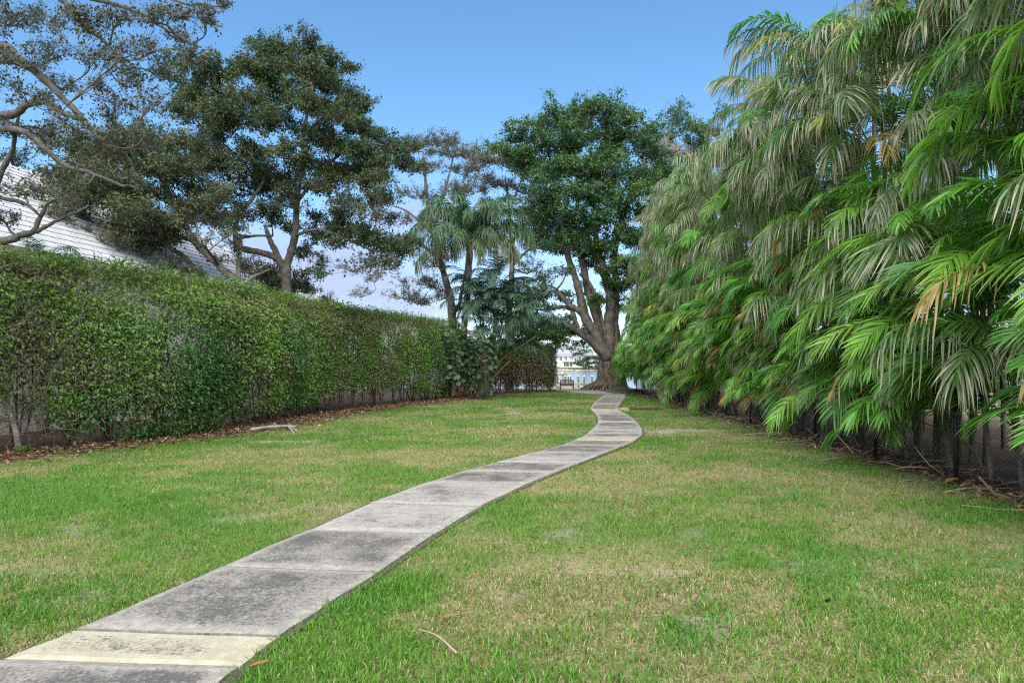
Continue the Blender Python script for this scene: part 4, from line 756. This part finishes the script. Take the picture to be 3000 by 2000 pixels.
ORD = ['nearest', 'second', 'third', 'fourth', 'fifth', 'sixth', 'seventh', 'eighth', 'ninth', 'tenth', 'eleventh', 'twelfth', 'thirteenth', 'fourteenth', 'fifteenth', 'sixteenth', 'seventeenth', 'eighteenth', 'nineteenth', 'twentieth', 'farthest']
def areca(cx, cy, label, nst, group, tall=7.6, low=0):
    root = thing('areca_palm', label, 'palm', (cx, cy, 0), group)
    hs = np.concatenate([np.linspace(tall, 1.0, nst) + rng.normal(0, .3, nst)])
    for k, h in enumerate(hs):
        h = max(.7, h); front = k % 2 == 0
        az0 = rng.uniform(math.radians(130), math.radians(260)) if rng.random() < .8 else rng.uniform(0, 6.28)
        lean = rng.uniform(.1, .30) * min(h, 5) * (.55 if h > 6 else 1.0); bx, by = cx + rng.normal(0, .28), cy + rng.normal(0, .38)
        top = A([bx + math.cos(az0) * lean * .8, by + math.sin(az0) * lean, h])
        top[0] = max(top[0], fx_(cy) + .25 - .0 * h)
        cane(root, [A([bx, by, -.05]), A([bx * .8 + top[0] * .2, by * .8 + top[1] * .2, h * .4]), A([bx * .4 + top[0] * .6, by * .4 + top[1] * .6, h * .75]), top], rng.uniform(.034, .05), .026, (.17, .21, .06) if rng.random() < .6 else (.26, .24, .08))
        nf = 8 if h > 3.5 else 7
        a1 = rng.uniform(0, 6.28)
        for q in range(nf):
            if rng.random() < .74: az = math.radians(rng.uniform(105, 285))
            else: az = a1 + q * 2.399
            upper = smooth(A([h]), 2.8, 5.5)[0]
            r = rng.random(); kind = 'dull' if r < .15 + .62 * upper else 'fresh'
            if rng.random() < .055: kind = 'yellow'
            if rng.random() < .03: kind = 'dead'
            tilt = math.radians(rng.normal(0, 11) + (8 if q < 2 else 0)) + (math.radians(16) if h < 1.6 else 0)
            put_frond(root, kind, top - A([0, 0, rng.uniform(0, .3)]), az, tilt if kind != 'dead' else 0, rng.uniform(.82, 1.12) * (.9 if h < 2 else 1), rng.normal(0, .2))
    for k in range(low):                                  # young canes at the front, bending over the fence
        h = [.75, 1.3, 1.9, 2.5, 3.2][k % 5] * rng.uniform(.85, 1.15); bx = fx_(cy) + rng.uniform(.2, .6); by = cy + (k - low / 2) * 1.8 / low + rng.normal(0, .1)
        top = A([bx - rng.uniform(0, .25), by + rng.normal(0, .15), h]); cane(root, [A([bx + .25, by, -.05]), A([bx + .1, by, h * .5]), top], .03, .02)
        for q in range(7):
            kind = 'yellow' if rng.random() < .08 else ('dull' if rng.random() < .15 else 'fresh')
            put_frond(root, kind, top + A([0, 0, rng.uniform(-.1, .2)]), math.radians(rng.uniform(115, 275)), math.radians(rng.normal(10, 10)), rng.uniform(.7, 1.0), rng.normal(0, .25))
    return root
cy = 5.6; clumps = []
while cy < 41:
    clumps.append(cy); cy += rng.uniform(1.65, 1.95)
for k, cy in enumerate(clumps):
    lab = 'areca palm clump in the tall palm hedge, %s from the camera' % (ORD[k] if k < len(clumps) - 1 else 'farthest')
    areca(fx_(cy) + 1.25 + rng.normal(0, .12) + .35 * float(smooth(cy, 31, 38)), cy, lab, 10 if cy < 18 else 8, 'areca palms behind the chain link fence', 7.6 + .025 * cy, 5 if cy < 35 else 3)
# second rank, added behind the front row to block skylight coming through
cy = 7.2; k = 0; back = []
while cy < 41:
    back.append(cy); cy += 3.1
for k, cy in enumerate(back):
    areca(fx_(cy) + 3.2 + rng.normal(0, .2), cy, 'areca palm clump in the back row added to block skylight, %s from the camera' % (ORD[k] if k < len(back) - 1 else 'farthest'), 4, 'areca palms added as a back row to block skylight', 8.3)

# queen palm
qc = P(1376, 752, 34.0); qp = thing('queen_palm', 'queen palm with long drooping feathery fronds above the hedge end', 'palm', (qc[0] - .35, 34.2, 0))
cane(qp, [A([qc[0] - .35, 34.2, -.05]), A([qc[0] - .38, 34.2, 2.5]), A([qc[0] - .1, 34.1, 5.2]), qc], .17, .13, (.17, .15, .12))
s = MB(); tubes(s, [qc - A([0, 0, .35]), qc + A([0, 0, .1]), qc + A([0.02, 0, .7])], [.13, .17, .06], 9, (.24, .13, .07)); s.build('crownshaft', M_cane, qp)
for az, ix, tl, sc in [(-60, 1, 0, 1), (-15, 1, 8, 1.0), (20, 0, 6, 1.0), (75, 2, 4, 1.0), (100, 2, -4, .95), (135, 0, 8, 1), (190, 3, -6, .95), (165, 1, 0, 1), (215, 4, -8, .95), (240, 3, 0, .95), (270, 1, 4, .9), (300, 3, -4, .95), (330, 3, 4, 1.05), (5, 3, 0, 1.05), (-35, 4, 0, 1), (250, 2, -6, .95), (200, 2, 0, .95), (350, 0, -8, 1), (45, 3, 0, 1), (110, 3, 0, 1), (285, 4, 0, .9), (60, 2, -8, 1), (150, 2, -6, 1), (320, 0, 6, 1), (225, 0, 4, 1), (265, 0, 8, .95), (10, 2, -8, 1), (175, 0, 0, 1), (235, 1, 6, 1), (275, 0, -4, 1), (305, 1, 8, 1), (340, 1, -6, 1), (30, 1, 0, 1), (205, 3, 4, 1), (260, 3, -8, .9), (315, 4, 6, .95)]:
    put_frond(qp, 'queen', qc + A([0, 0, .25]), math.radians(az + rng.normal(0, 6)), math.radians(tl), sc, rng.normal(0, .1), ix)
# bluish areca by the hedge end
bp = thing('feather_palm', 'bluish green feather palm with slim yellow canes beside the sea grape', 'palm', (-1.15, 33.9, 0))
for ang, h, sp in [(0, 4.9, .25), (60, 4.1, .5), (-50, 3.6, .7), (140, 3.3, .6), (-110, 2.8, .5), (20, 2.4, .9), (-10, 5.6, .1), (-40, 1.8, 1.1), (5, 4.4, 1.1), (-20, 3.6, 1.6), (-70, 4.4, .5), (170, 4.3, .5), (-15, 3.0, 2.2), (180, 5.0, .9), (200, 4.0, 1.0)]:
    a = math.radians(ang); top = A([-1.15 + math.cos(a) * sp + .2, 33.9 + math.sin(a) * sp * .6, h])
    cane(bp, [A([-1.15 + math.cos(a) * .15, 33.9 + math.sin(a) * .15, -.05]), A([-1.1 + math.cos(a) * .25, 33.9, h * .5]), top], .045, .028, (.26, .27, .06))
    for q in range(9):
        az = math.radians(rng.uniform(-140, 60)) if rng.random() < .7 else rng.uniform(0, 6.28)
        put_frond(bp, 'blue', top, az, math.radians(rng.normal(2, 10)), rng.uniform(.85, 1.1), rng.normal(0, .2))
# fan-like young palm seen through the trees at far left
yp = thing('young_palm', 'small spiky palm behind the left end of the hedge', 'palm', (-11.0, 16.0, 0))
cane(yp, [A([-11.0, 16.0, -.05]), A([-11.0, 16.05, 1.6]), A([-10.95, 16.0, 3.4])], .12, .10, (.2, .17, .12))
for q in range(14):
    put_frond(yp, 'blue', (-10.95, 16.0, 3.4), q * 2.399 + rng.normal(0, .2), math.radians(rng.uniform(-10, 15)), rng.uniform(.6, .75), 0)

# ------------------------------------------------------------------ sea grape: large round leaves, each a part
def round_leaf(seed):
    a = np.linspace(0, 2 * math.pi, 11)[:-1]; r = 1 + .05 * np.cos(a * 3 + seed)
    v = np.c_[np.cos(a) * r * .5 + .45, np.sin(a) * r * .52, .10 * np.sin(a) ** 2 - .05 * np.cos(a)]
    v = np.vstack([[.42, 0, -.02], v]); c0 = [(.055, .115, .055), (.045, .105, .06), (.08, .135, .06), (.18, .09, .045)][seed]
    m_ = MB(); col = np.tile(A(c0), (11, 1)); col[0] *= 1.25
    m_.add(v, f3=[[0, 1 + k, 1 + (k + 1) % 10] for k in range(10)], col=col); me = m_.mesh('leaf'); me.materials.append(M_frond); return me
RL = [round_leaf(k) for k in range(4)]
def sea_grape(label, c, rad, hgt, n, z0, stems):
    root = thing('sea_grape', label, 'shrub', (c[0], c[1], 0))
    for k in range(stems):
        a = rng.uniform(0, 6.28); top = A([c[0] + math.cos(a) * rad * .5, c[1] + math.sin(a) * rad * .4, hgt * rng.uniform(.7, .95)])
        s = MB(); tubes(s, curve([A([c[0] + rng.normal(0, .12), c[1] + rng.normal(0, .1), -.03]), A([c[0], c[1], hgt * .35]) + rng.normal(0, .12, 3), top], 9), np.linspace(.05, .02, 9), 6); s.build('stem', M_stem, root)
    for k in range(n):
        u = rng.uniform(-1, 1); zz = z0 + (hgt - z0) * rng.random() ** .8; w = rad * (1 - .35 * abs(zz / hgt - .6)) * (.75 + .4 * rng.random())
        a = rng.uniform(math.radians(150), math.radians(390)) ; pos = A([c[0] + math.cos(a) * w, c[1] + math.sin(a) * w * .75, zz])
        put = obj('leaf', RL[3 if rng.random() < .07 else rng.integers(3)], root, tuple(pos - A(root.location)), (rng.normal(0, .6), rng.uniform(.2, 1.25), a + rng.normal(0, .5)), (rng.uniform(.16, .27),) * 3)
    return root
sea_grape('dark sea grape shrub with big round leaves at the hedge end', (-1.5, 31.6), .68, 3.1, 295, .35, 7)
sea_grape('sea grape with reddish round leaves growing into the end of the hedge', (-2.75, 31.3), .6, 3.55, 180, .5, 4)

# small weed and fallen things
wd_ = thing('seedling', 'bright green seedling in the leaf litter at the near hedge foot', 'plant', tuple(G(66, 1338)))
for k in range(9):
    a = k * 2.4; s = MB(); b0 = G(66, 1338) + A([0, 0, .06 + .012 * k]); leaves(s, b0[None], A([[math.cos(a), math.sin(a), .45]]), A([[0, 0, 1.0]]), .17, .09, vary((.07, .22, .03), 1)); s.build('leaf', M_leaf, wd_, False)
s = MB(); b0 = G(66, 1338); tubes(s, [b0 - A([0, 0, .02]), b0 + A([.005, 0, .08]), b0 + A([0, 0, .17])], [.006, .005, .003], 5, (.1, .2, .04)); s.build('stem', M_cane, wd_)
fb = thing('fallen_branch', 'pale fallen branch lying on the litter in front of the hedge', 'branch', tuple(G(790, 1262)))
g1, g2, g3, g4 = G(735, 1266), G(790, 1260), G(840, 1255), G(868, 1256); up = A([0, 0, .06])
s = MB(); tubes(s, curve([g1 + up, g2 + up * 1.3, g3 + up, g4 + up], 10), np.linspace(.05, .025, 10), 7); s.build('stem', M_grey, fb)
for e in (G(862, 1272), G(872, 1266)):
    s = MB(); tubes(s, curve([g3 + up, (g3 + e) / 2 + up * 1.2, e + up * .4], 6), np.linspace(.028, .012, 6), 6); s.build('side_branch', M_grey, fb)
st_ = MB(); a0, a1 = G(1218, 1862), G(1338, 1928)
tubes(st_, curve([a0 + A([0, 0, .045]), (a0 + a1) / 2 + A([.01, .02, .055]), a1 + A([0, 0, .03])], 8), np.linspace(.003, .008, 8), 5, (.36, .27, .22))
tag(st_.build('dry_stalk', M_dead), 'thin dry stalk lying in the grass right of the nearest slabs', 'stalk')
for k, (px, py, L, az, lab) in enumerate([(2620, 1386, .42, -.5, 'pinkish curled palm sheath lying on bare soil near the fence'), (2770, 1425, .30, .5, 'orange brown curled leaf at the foot of the nearest fence post'), (1290, 1832, .12, .1, 'small brown dead leaf in the foreground grass'), (730, 1978, .10, .4, 'reddish dead leaf beside the nearest slab edge')]):
    p = G(px, py) + A([0, 0, .045]); d = A([math.cos(az), math.sin(az), .1]); sdv = A([-math.sin(az), math.cos(az), 0]); m_ = MB(); u = np.linspace(0, 1, 7)
    w = np.sin(u * math.pi * .9 + .2) * L * .17
    ctr_ = p + d * (u * L)[:, None] + A([0, 0, 1]) * (.06 * L * np.sin(u * 3))[:, None]
    v = np.concatenate([ctr_ + sdv * w[:, None] + A([0, 0, .05 * L]), ctr_, ctr_ - sdv * w[:, None] + A([0, 0, .05 * L])])
    m_.add(v, f4=[[q, q + 1, q + 8, q + 7] for q in range(6)] + [[q + 7, q + 8, q + 15, q + 14] for q in range(6)], col=[(.45, .33, .27), (.33, .16, .06), (.25, .13, .06), (.30, .12, .06)][k])
    tag(m_.build('dead_leaf', M_dead), lab, 'leaf')
# orange lump beside the sea grape
p = G(1342, 1163); m_ = MB(); a, b_ = np.meshgrid(np.linspace(0, 2 * math.pi, 13)[:-1], np.linspace(.15, math.pi - .15, 7), indexing='ij')
rr = .14 * (1 + .35 * (vnoise(a * 2 + 5, b_ * 2) - .5)); v = np.stack([np.cos(a) * np.sin(b_) * rr * 1.6, np.sin(a) * np.sin(b_) * rr, np.cos(b_) * rr * .8 + .1], -1).reshape(-1, 3) + p
m_.add(v, f4=[[i_ * 7 + j_, ((i_ + 1) % 12) * 7 + j_, ((i_ + 1) % 12) * 7 + j_ + 1, i_ * 7 + j_ + 1] for i_ in range(12) for j_ in range(6)], col=(.42, .13, .07))
tag(m_.build('stone', M_cane), 'orange red stone on the litter at the foot of the sea grape', 'stone')

# ------------------------------------------------------------------ chain link fence
fn = thing('chain_link_fence', 'low black chain link fence half hidden under the palm fronds', 'fence', (fx_(9), 9, 0))
py_ = [5.6, 7.4, 9.3, 11.5, 14.0, 16.1, 18.2, 20.5, 22.7, 25.0, 27.3, 29.6, 31.9, 34.2, 36.5, 38.8]
for k, yv in enumerate(py_):
    s = MB(); xx = fx_(yv); tubes(s, [[xx, yv, -.05], [xx, yv, .6], [xx, yv, 1.24]], [.030, .030, .030], 9); tubes(s, [[xx, yv, 1.24], [xx, yv, 1.27]], [.036, .02], 9); s.build('post', M_black, fn)
    if k:
        ya, yb = py_[k - 1], yv; s = MB(); tubes(s, [[fx_(ya), ya, 1.2], [fx_(yb), yb, 1.2]], [.018, .018], 6); s.build('rail', M_black, fn)
        s = MB(); pitch = .055 if ya < 17 else .11; wd = .0022 if ya < 17 else .003
        c = np.arange(-1.2, yb - ya, pitch); lines = []
        for c_ in c:
            for sg in (1, -1):
                y0, y1 = c_, c_ + 1.15; z0, z1 = (.03, 1.18) if sg > 0 else (1.18, .03)
                t0, t1 = max(0, -y0 / 1.15), min(1, (yb - ya - y0) / 1.15)
                if t1 > t0: lines.append([[fx_(ya + y0 + 1.15 * tt) + .02, ya + y0 + 1.15 * tt, z0 + (z1 - z0) * tt] for tt in (t0, t1)])
        tubes(s, A(lines), np.full((len(lines), 2), wd), 3, cap=False); stuff(s.build('wire_mesh', M_black, fn))

# ------------------------------------------------------------------ white house behind the hedge
def house_left():
    e0, e1 = A([-12.6, 7.0]), A([-8.15, 33.4]); ax = nrm(e1 - e0); inn = A([-ax[1], ax[0]]); Lh = np.linalg.norm(e1 - e0); zE, run, rise = 4.25, 6.6, 4.0
    root = thing('white_house', 'white house with pale tiled hip roof glimpsed behind trees and hedge', 'house', (e0[0], e0[1], 0))
    pt = lambda s, w, z: np.r_[e0 + ax * s + inn * w, z]
    s = MB(); a, b_, c, d = .5, Lh - .5, .5, 2 * run - .5
    cs = [pt(a, c, 0), pt(b_, c, 0), pt(b_, d, 0), pt(a, d, 0)]; s.add(A(cs + [q + A([0, 0, zE - .12]) for q in cs]), f4=[[0, 1, 5, 4], [1, 2, 6, 5], [2, 3, 7, 6], [3, 0, 4, 7]]); s.build('wall', M_white, root, False)
    E = [pt(0, 0, zE), pt(Lh, 0, zE), pt(Lh, 2 * run, zE), pt(0, 2 * run, zE)]; Rg = [pt(run, run, zE + rise), pt(Lh - run, run, zE + rise)]
    s = MB(); s.add(A(E + Rg), f4=[[0, 1, 5, 4], [2, 3, 4, 5]], f3=[[1, 2, 5], [3, 0, 4]]); rf = s.build('roof', M_tile, root, False)
    s = MB(); low = [q - A([0, 0, .24]) for q in E]; s.add(A(E + low), f4=[[k, (k + 1) % 4, (k + 1) % 4 + 4, k + 4] for k in range(4)] + [[4, 5, 6, 7]]); s.build('fascia', M_trim, root, False)
    # tiles: courses on the front slope and the far hip
    sl = nrm(A([*(inn * run), rise])); along = A([*ax, 0]); nn = np.cross(along, sl); nn = nn * np.sign(nn[2]); slope = math.hypot(run, rise)
    tw_, ex = .62, .40
    v = A([[0, 0, .026], [tw_ - .012, 0, .026], [tw_ - .012, ex + .05, .006], [0, ex + .05, .006], [0, 0, .0], [tw_ - .012, 0, .0]])
    def tile_me(al_, s_, n_):
        m_ = MB(); w = v[:, :1] * al_ + v[:, 1:2] * s_ + v[:, 2:] * n_; m_.add(w, f4=[[0, 1, 2, 3], [4, 5, 1, 0]]); me = m_.mesh('roof_tile', smooth_=False); me.materials.append(M_tile); me.materials.append(M_trim); me.polygons[1].material_index = 1; return me
    me = tile_me(along, sl, nn); rest = MB(); cand = []
    for r in range(int(slope / ex)):
        h = r * ex / slope; o_ = (r % 2) * tw_ * .5
        for k in range(int(Lh / tw_) + 1):
            q = k * tw_ + o_
            if q < run * h or q + tw_ > Lh - run * h: continue
            p = A(E[0]) + along * q + sl * r * ex + nn * .004; cand.append((p, q, r))
    vis = lambda p: (0 < CX + F * p[0] / p[1] < 260) or (500 < CX + F * p[0] / p[1] < 1000)
    cnt = 0
    for p, q, r in cand:
        if vis(p) and cnt < 290: obj('roof_tile', me, rf, tuple(p - A(root.location))); cnt += 1
        else: rest.add(p + v[:, :1] * along + v[:, 1:2] * sl + v[:, 2:] * nn, f4=[[0, 1, 2, 3], [4, 5, 1, 0]])
    stuff(rest.build('roof_tiles', M_tile, root, False))
    # ridge caps on the far hip
    for k in range(18):
        u = k / 18; a_ = A(E[1]) * (1 - u) + A(Rg[1]) * u; b2 = A(E[1]) * (1 - (u + .05)) + A(Rg[1]) * (u + .05); s = MB(); tubes(s, [a_ + A([0, 0, .06]), b2 + A([0, 0, .04])], [.13, .11], 6); s.build('ridge_cap', M_tile, rf) if False else s.build('ridge_cap', M_tile, root)
house_left()

# ------------------------------------------------------------------ dock, bench, pilings
DZ = -.72
dk = thing('dock', 'long timber dock with brown edge beams over the water', 'dock', (5.0, 72, DZ))
def beam(parent, p0, p1, w, h, mat, name):
    p0, p1 = A(p0), A(p1); d = p1 - p0; L = np.linalg.norm(d); s = MB(); box(s, (p0 + p1) / 2, (L, w, h), math.atan2(d[1], d[0])); return s.build(name, mat, parent, False)
for k in range(42):                                       # head of the dock: boards
    beam(dk, (4.6 + k * .2, 84.0, DZ - .02), (4.6 + k * .2, 87.0, DZ - .02), .18, .05, M_wood, 'deck_board')
beam(dk, (4.5, 83.93, DZ - .1), (13.0, 83.93, DZ - .1), .1, .2, M_wood, 'edge_beam'); beam(dk, (4.5, 87.07, DZ - .1), (13.0, 87.07, DZ - .1), .1, .2, M_wood, 'edge_beam')
for k in range(80):                                       # walkway
    beam(dk, (5.1, 60.8 + k * .29, DZ - .02), (6.7, 60.8 + k * .29, DZ - .02), .26, .05, M_wood, 'deck_board')
beam(dk, (5.05, 60.6, DZ - .12), (5.05, 83.85, DZ - .12), .1, .2, M_wood, 'edge_beam'); beam(dk, (6.75, 60.6, DZ - .12), (6.75, 83.85, DZ - .12), .1, .2, M_wood, 'edge_beam')
for xx in (5.3, 6.5):
    for yv in (63, 67, 71, 75, 79): s = MB(); tubes(s, [[xx, yv, -3], [xx, yv, DZ - .05]], [.10, .10], 9); s.build('support_post', M_pile, dk)
for k, (px, d, zt) in enumerate([(1634, 83.6, None), (1656, 88, None), (1665, 92, None), (1671.5, 87.4, None), (1694.5, 88, None), (1711.5, 83.6, None), (1734.5, 88, None), (1752.5, 87.4, None), (1775, 84, None)]):
    xx = (px - CX) / F * d; top = EYE - (1101.5 - HY) / F * d; lab = 'square-cut timber dock piling with white cap, %s from the left' % ['first', 'second', 'third', 'fourth', 'fifth', 'sixth', 'seventh', 'eighth', 'ninth'][k]
    pl = thing('piling', lab.replace('square-cut ', 'round '), 'piling', (xx, d, -3.0), 'timber pilings along the dock')
    s = MB(); tubes(s, [[xx, d, -3], [xx, d, 0], [xx, d, top]], [.105, .105, .105], 10); s.build('post', M_pile, pl)
    s = MB(); tubes(s, [[xx, d, top - .03], [xx, d, top + .01], [xx, d, top + .12]], [.12, .12, .01], 10); s.build('cap', M_cap, pl)
lf = thing('boat_lift', 'small timber boat lift frame standing in the water left of the pilings', 'boat lift', (6.6, 95, -1.6))
for px in (1628, 1647, 1652, 1658):
    xx = (px - CX) / F * 96; s = MB(); tubes(s, [[xx, 96, -3], [xx, 96, .25]], [.09, .09], 8); s.build('post', M_pile, lf)
beam(lf, (5.6, 95.9, .28), (7.7, 95.9, .28), .14, .12, M_wood, 'top_beam'); beam(lf, (5.6, 97.4, .12), (7.7, 97.4, .12), .14, .12, M_wood, 'top_beam'); beam(lf, (5.8, 95.9, -.45), (7.3, 95.9, -.45), .1, .08, M_wood, 'cross_beam')
s = MB(); tubes(s, [[7.05, 96, .34], [7.05, 96, .62]], [.13, .10], 8); s.build('motor', M_cap, lf)

bx, by = P(1660.5, 1142, 57)[:2]; bz = float(gz(bx, by))
bn_ = thing('bench', 'black slatted park bench facing the water, seen from behind', 'bench', (bx, by, bz))
bw = 1.14
for sx in (-1, 1):
    for yo, hh in ((-.26, .84), (.22, .62)):
        s = MB(); box(s, (bx + sx * (bw / 2 - .03), by + yo, bz + hh / 2), (.055, .055, hh)); s.build('leg', M_black, bn_, False)
    s = MB(); box(s, (bx + sx * (bw / 2 - .03), by, bz + .64), (.06, .56, .04)); s.build('armrest', M_black, bn_, False)
for k in range(6): s = MB(); box(s, (bx, by - .2 + k * .085, bz + .42), (bw - .06, .07, .03)); s.build('seat_slat', M_black, bn_, False)
s = MB(); box(s, (bx, by - .25, bz + .40), (bw - .06, .03, .09)); s.build('apron', M_black, bn_, False)
s = MB(); xs_ = np.linspace(-bw / 2, bw / 2, 11); zt = bz + .80 + .055 * np.cos(xs_ / bw * math.pi)
tubes(s, np.c_[bx + xs_, np.full(11, by - .275), zt], np.full(11, .035), 6); s.build('top_rail', M_black, bn_)
s = MB(); box(s, (bx, by - .275, bz + .50), (bw - .06, .035, .07)); s.build('lower_rail', M_black, bn_, False)
for k in range(17):
    xo = -bw / 2 + .08 + k * (bw - .16) / 16; s = MB(); box(s, (bx + xo, by - .275, bz + .655), (.034, .02, .29)); s.build('back_slat', M_black, bn_, False)

# ------------------------------------------------------------------ far shore
D = 350.0
fh = thing('waterfront_house', 'two storey white house with grey hip roof across the water', 'house', tuple(P(1665, 1073, D)))
def fbox(px0, px1, py0, py1, dd, dep, mat, name, par=fh):
    a = P(px0, py1, D + dd); b_ = P(px1, py0, D + dd); s = MB(); box(s, ((a[0] + b_[0]) / 2, D + dd + dep / 2, (a[2] + b_[2]) / 2), (abs(b_[0] - a[0]), dep, abs(b_[2] - a[2]))); return s.build(name, mat, par, False)
fbox(1630, 1681, 1044.5, 1076, 0, 9, M_white, 'wall'); fbox(1681.3, 1740, 1043, 1076, -2, 12, M_white, 'wall')
def hip(px0, px1, py0, py1, dd, dep, inset, name='roof'):
    a, b_ = P(px0, py1, D + dd), P(px1, py1, D + dd); zt = P(0, py0, D + dd)[2]; iw = (b_[0] - a[0]) * inset
    s = MB(); s.add([[a[0], D + dd, a[2]], [b_[0], D + dd, a[2]], [b_[0], D + dd + dep, a[2]], [a[0], D + dd + dep, a[2]], [a[0] + iw, D + dd + dep / 2, zt], [b_[0] - iw, D + dd + dep / 2, zt]], f4=[[0, 1, 5, 4], [2, 3, 4, 5], [3, 2, 1, 0]], f3=[[1, 2, 5], [3, 0, 4]]); return s.build(name, M_greyroof, fh, False)
hip(1626, 1685, 1034, 1044.2, -1, 11, .14); hip(1680, 1746, 1031, 1042.5, -3, 14, .25)
for px0, px1, py0, py1, dd in [(1639.5, 1647, 1046.5, 1055.5, 0), (1654, 1661, 1046, 1055, 0), (1669, 1673, 1046, 1055, 0), (1674.5, 1679.5, 1046, 1055, 0), (1652.5, 1675.5, 1060.5, 1073, 0), (1640, 1642, 1064, 1072, 0), (1683, 1688, 1047, 1055, -2), (1690, 1694, 1047, 1055, -2), (1696, 1702, 1047, 1055, -2), (1706, 1712, 1047, 1055, -2)]:
    w = fbox(px0, px1, py0, py1, dd - .06, .06, M_glass, 'window')
    n_ = 2 if px1 - px0 < 10 else 6
    for k in range(1, n_): xm = px0 + (px1 - px0) * k / n_; a = P(xm, py1, D + dd - .12); b_ = P(xm, py0, D + dd - .12); s = MB(); box(s, (a[0], D + dd - .12, (a[2] + b_[2]) / 2), (.12, .08, b_[2] - a[2])); s.build('mullion', M_white, fh, False)
fbox(1648, 1682, 1057.5, 1059.2, -2.2, 2.2, M_white, 'balcony'); fbox(1667, 1668.3, 1059.4, 1074, -2.2, .3, M_white, 'column'); fbox(1632, 1652, 1070.5, 1071.5, -1, .1, M_trim, 'railing')
fp = P(1716, 1034, 338); fpm = thing('coconut_palm', 'coconut palm standing in front of the house across the water', 'palm', (fp[0], 338, .6))
cane(fpm, [A([fp[0] + .2, 338, .3]), A([fp[0] + .3, 338, 4]), fp], .22, .16, (.25, .23, .2))
for q in range(16): put_frond(fpm, 'queen', fp, q * 2.399, math.radians(rng.normal(5, 14)), rng.uniform(1.0, 1.25), 0, [0, 1, 3][q % 3])
tree('mangrove_bush', 'broad rounded dark bush on the lawn across the water', 336.0,
     [[(1725, 1080, 0, .3), (1724, 1074, 0, .28), (1722, 1066, 0, .2), (1720, 1058, 0, .1)], [(1722, 1070, 0, .2), (1700, 1066, 0, .15), (1690, 1064, 0, .08)], [(1722, 1068, 0, .2), (1750, 1062, 0, .15), (1765, 1060, 0, .08)]],
     [(1688, 1066, 9, 0), (1698, 1060, 10, 0), (1710, 1055, 10, 0), (1722, 1052, 11, 0), (1735, 1049, 11, 0), (1748, 1048, 11, 0), (1762, 1050, 11, 0), (1776, 1056, 11, 0), (1700, 1070, 10, -1), (1715, 1066, 11, -1.5), (1730, 1063, 11, -2), (1745, 1062, 11, -2), (1760, 1064, 11, -2), (1775, 1068, 10, -1), (1712, 1075, 8, -2), (1730, 1075, 8, -2.5), (1748, 1075, 8, -2.5), (1765, 1076, 8, -2)], .42, [(.045, .085, .05), (.05, .09, .045), (.04, .075, .05)], dens=1.1, twigc=.3)
def low_shrub(label, px0, px1, py, d, c):
    a, b_ = P(px0, py, d), P(px1, py, d); root = thing('shoreline_shrub', label, 'shrub', (float((a[0] + b_[0]) / 2), d, float(a[2] - .6))); n = 1500
    u = rng.random(n); pos = np.c_[a[0] + (b_[0] - a[0]) * u, d + rng.normal(0, .7, n), a[2] - .6 + rng.random(n) * (.9 + .5 * vnoise(u * 9, u * 0 + 2))]
    m_ = MB(); leaves(m_, pos, rdir(n), rdir(n) + A([0, -.3, .8]), .4, .22, vary(c, n)); stuff(m_.build('foliage', M_tree, root, False))
    m2 = MB(); k = 40; b0 = np.c_[a[0] + (b_[0] - a[0]) * rng.random(k), np.full(k, d), np.full(k, a[2] - 1.0)]; tubes(m2, np.stack([b0, b0 + rdir(k) * .3 + A([0, 0, .8])], 1), np.full((k, 2), .04), 4); stuff(m2.build('twigs', M_twig, root))
low_shrub('low green shrub on the far bank below the bush', 1664, 1718, 1082.5, 335.5, (.06, .11, .045)); low_shrub('low reddish shrub on the far bank right of the green one', 1718, 1768, 1083, 335.5, (.13, .09, .06))
fd = thing('far_dock', 'tiny timber jetty on the bank across the water', 'jetty', tuple(P(1645, 1083, 331)))
a, b_ = P(1628, 1080.6, 331), P(1659, 1080.6, 331); beam(fd, a, b_, 2.0, .15, M_wood, 'deck')
for px in (1632, 1644, 1656): q = P(px, 1080, 331); s = MB(); tubes(s, [[q[0], 330.2, -3], [q[0], 330.2, q[2] + .2]], [.14, .14], 7); s.build('post', M_pile, fd)
sw = MB(); box(sw, (0, 334.6, -1.2), (900, .5, 1.0)); tag(sw.build('seawall', M_trim), 'low brown seawall along the bank across the water', 'wall')
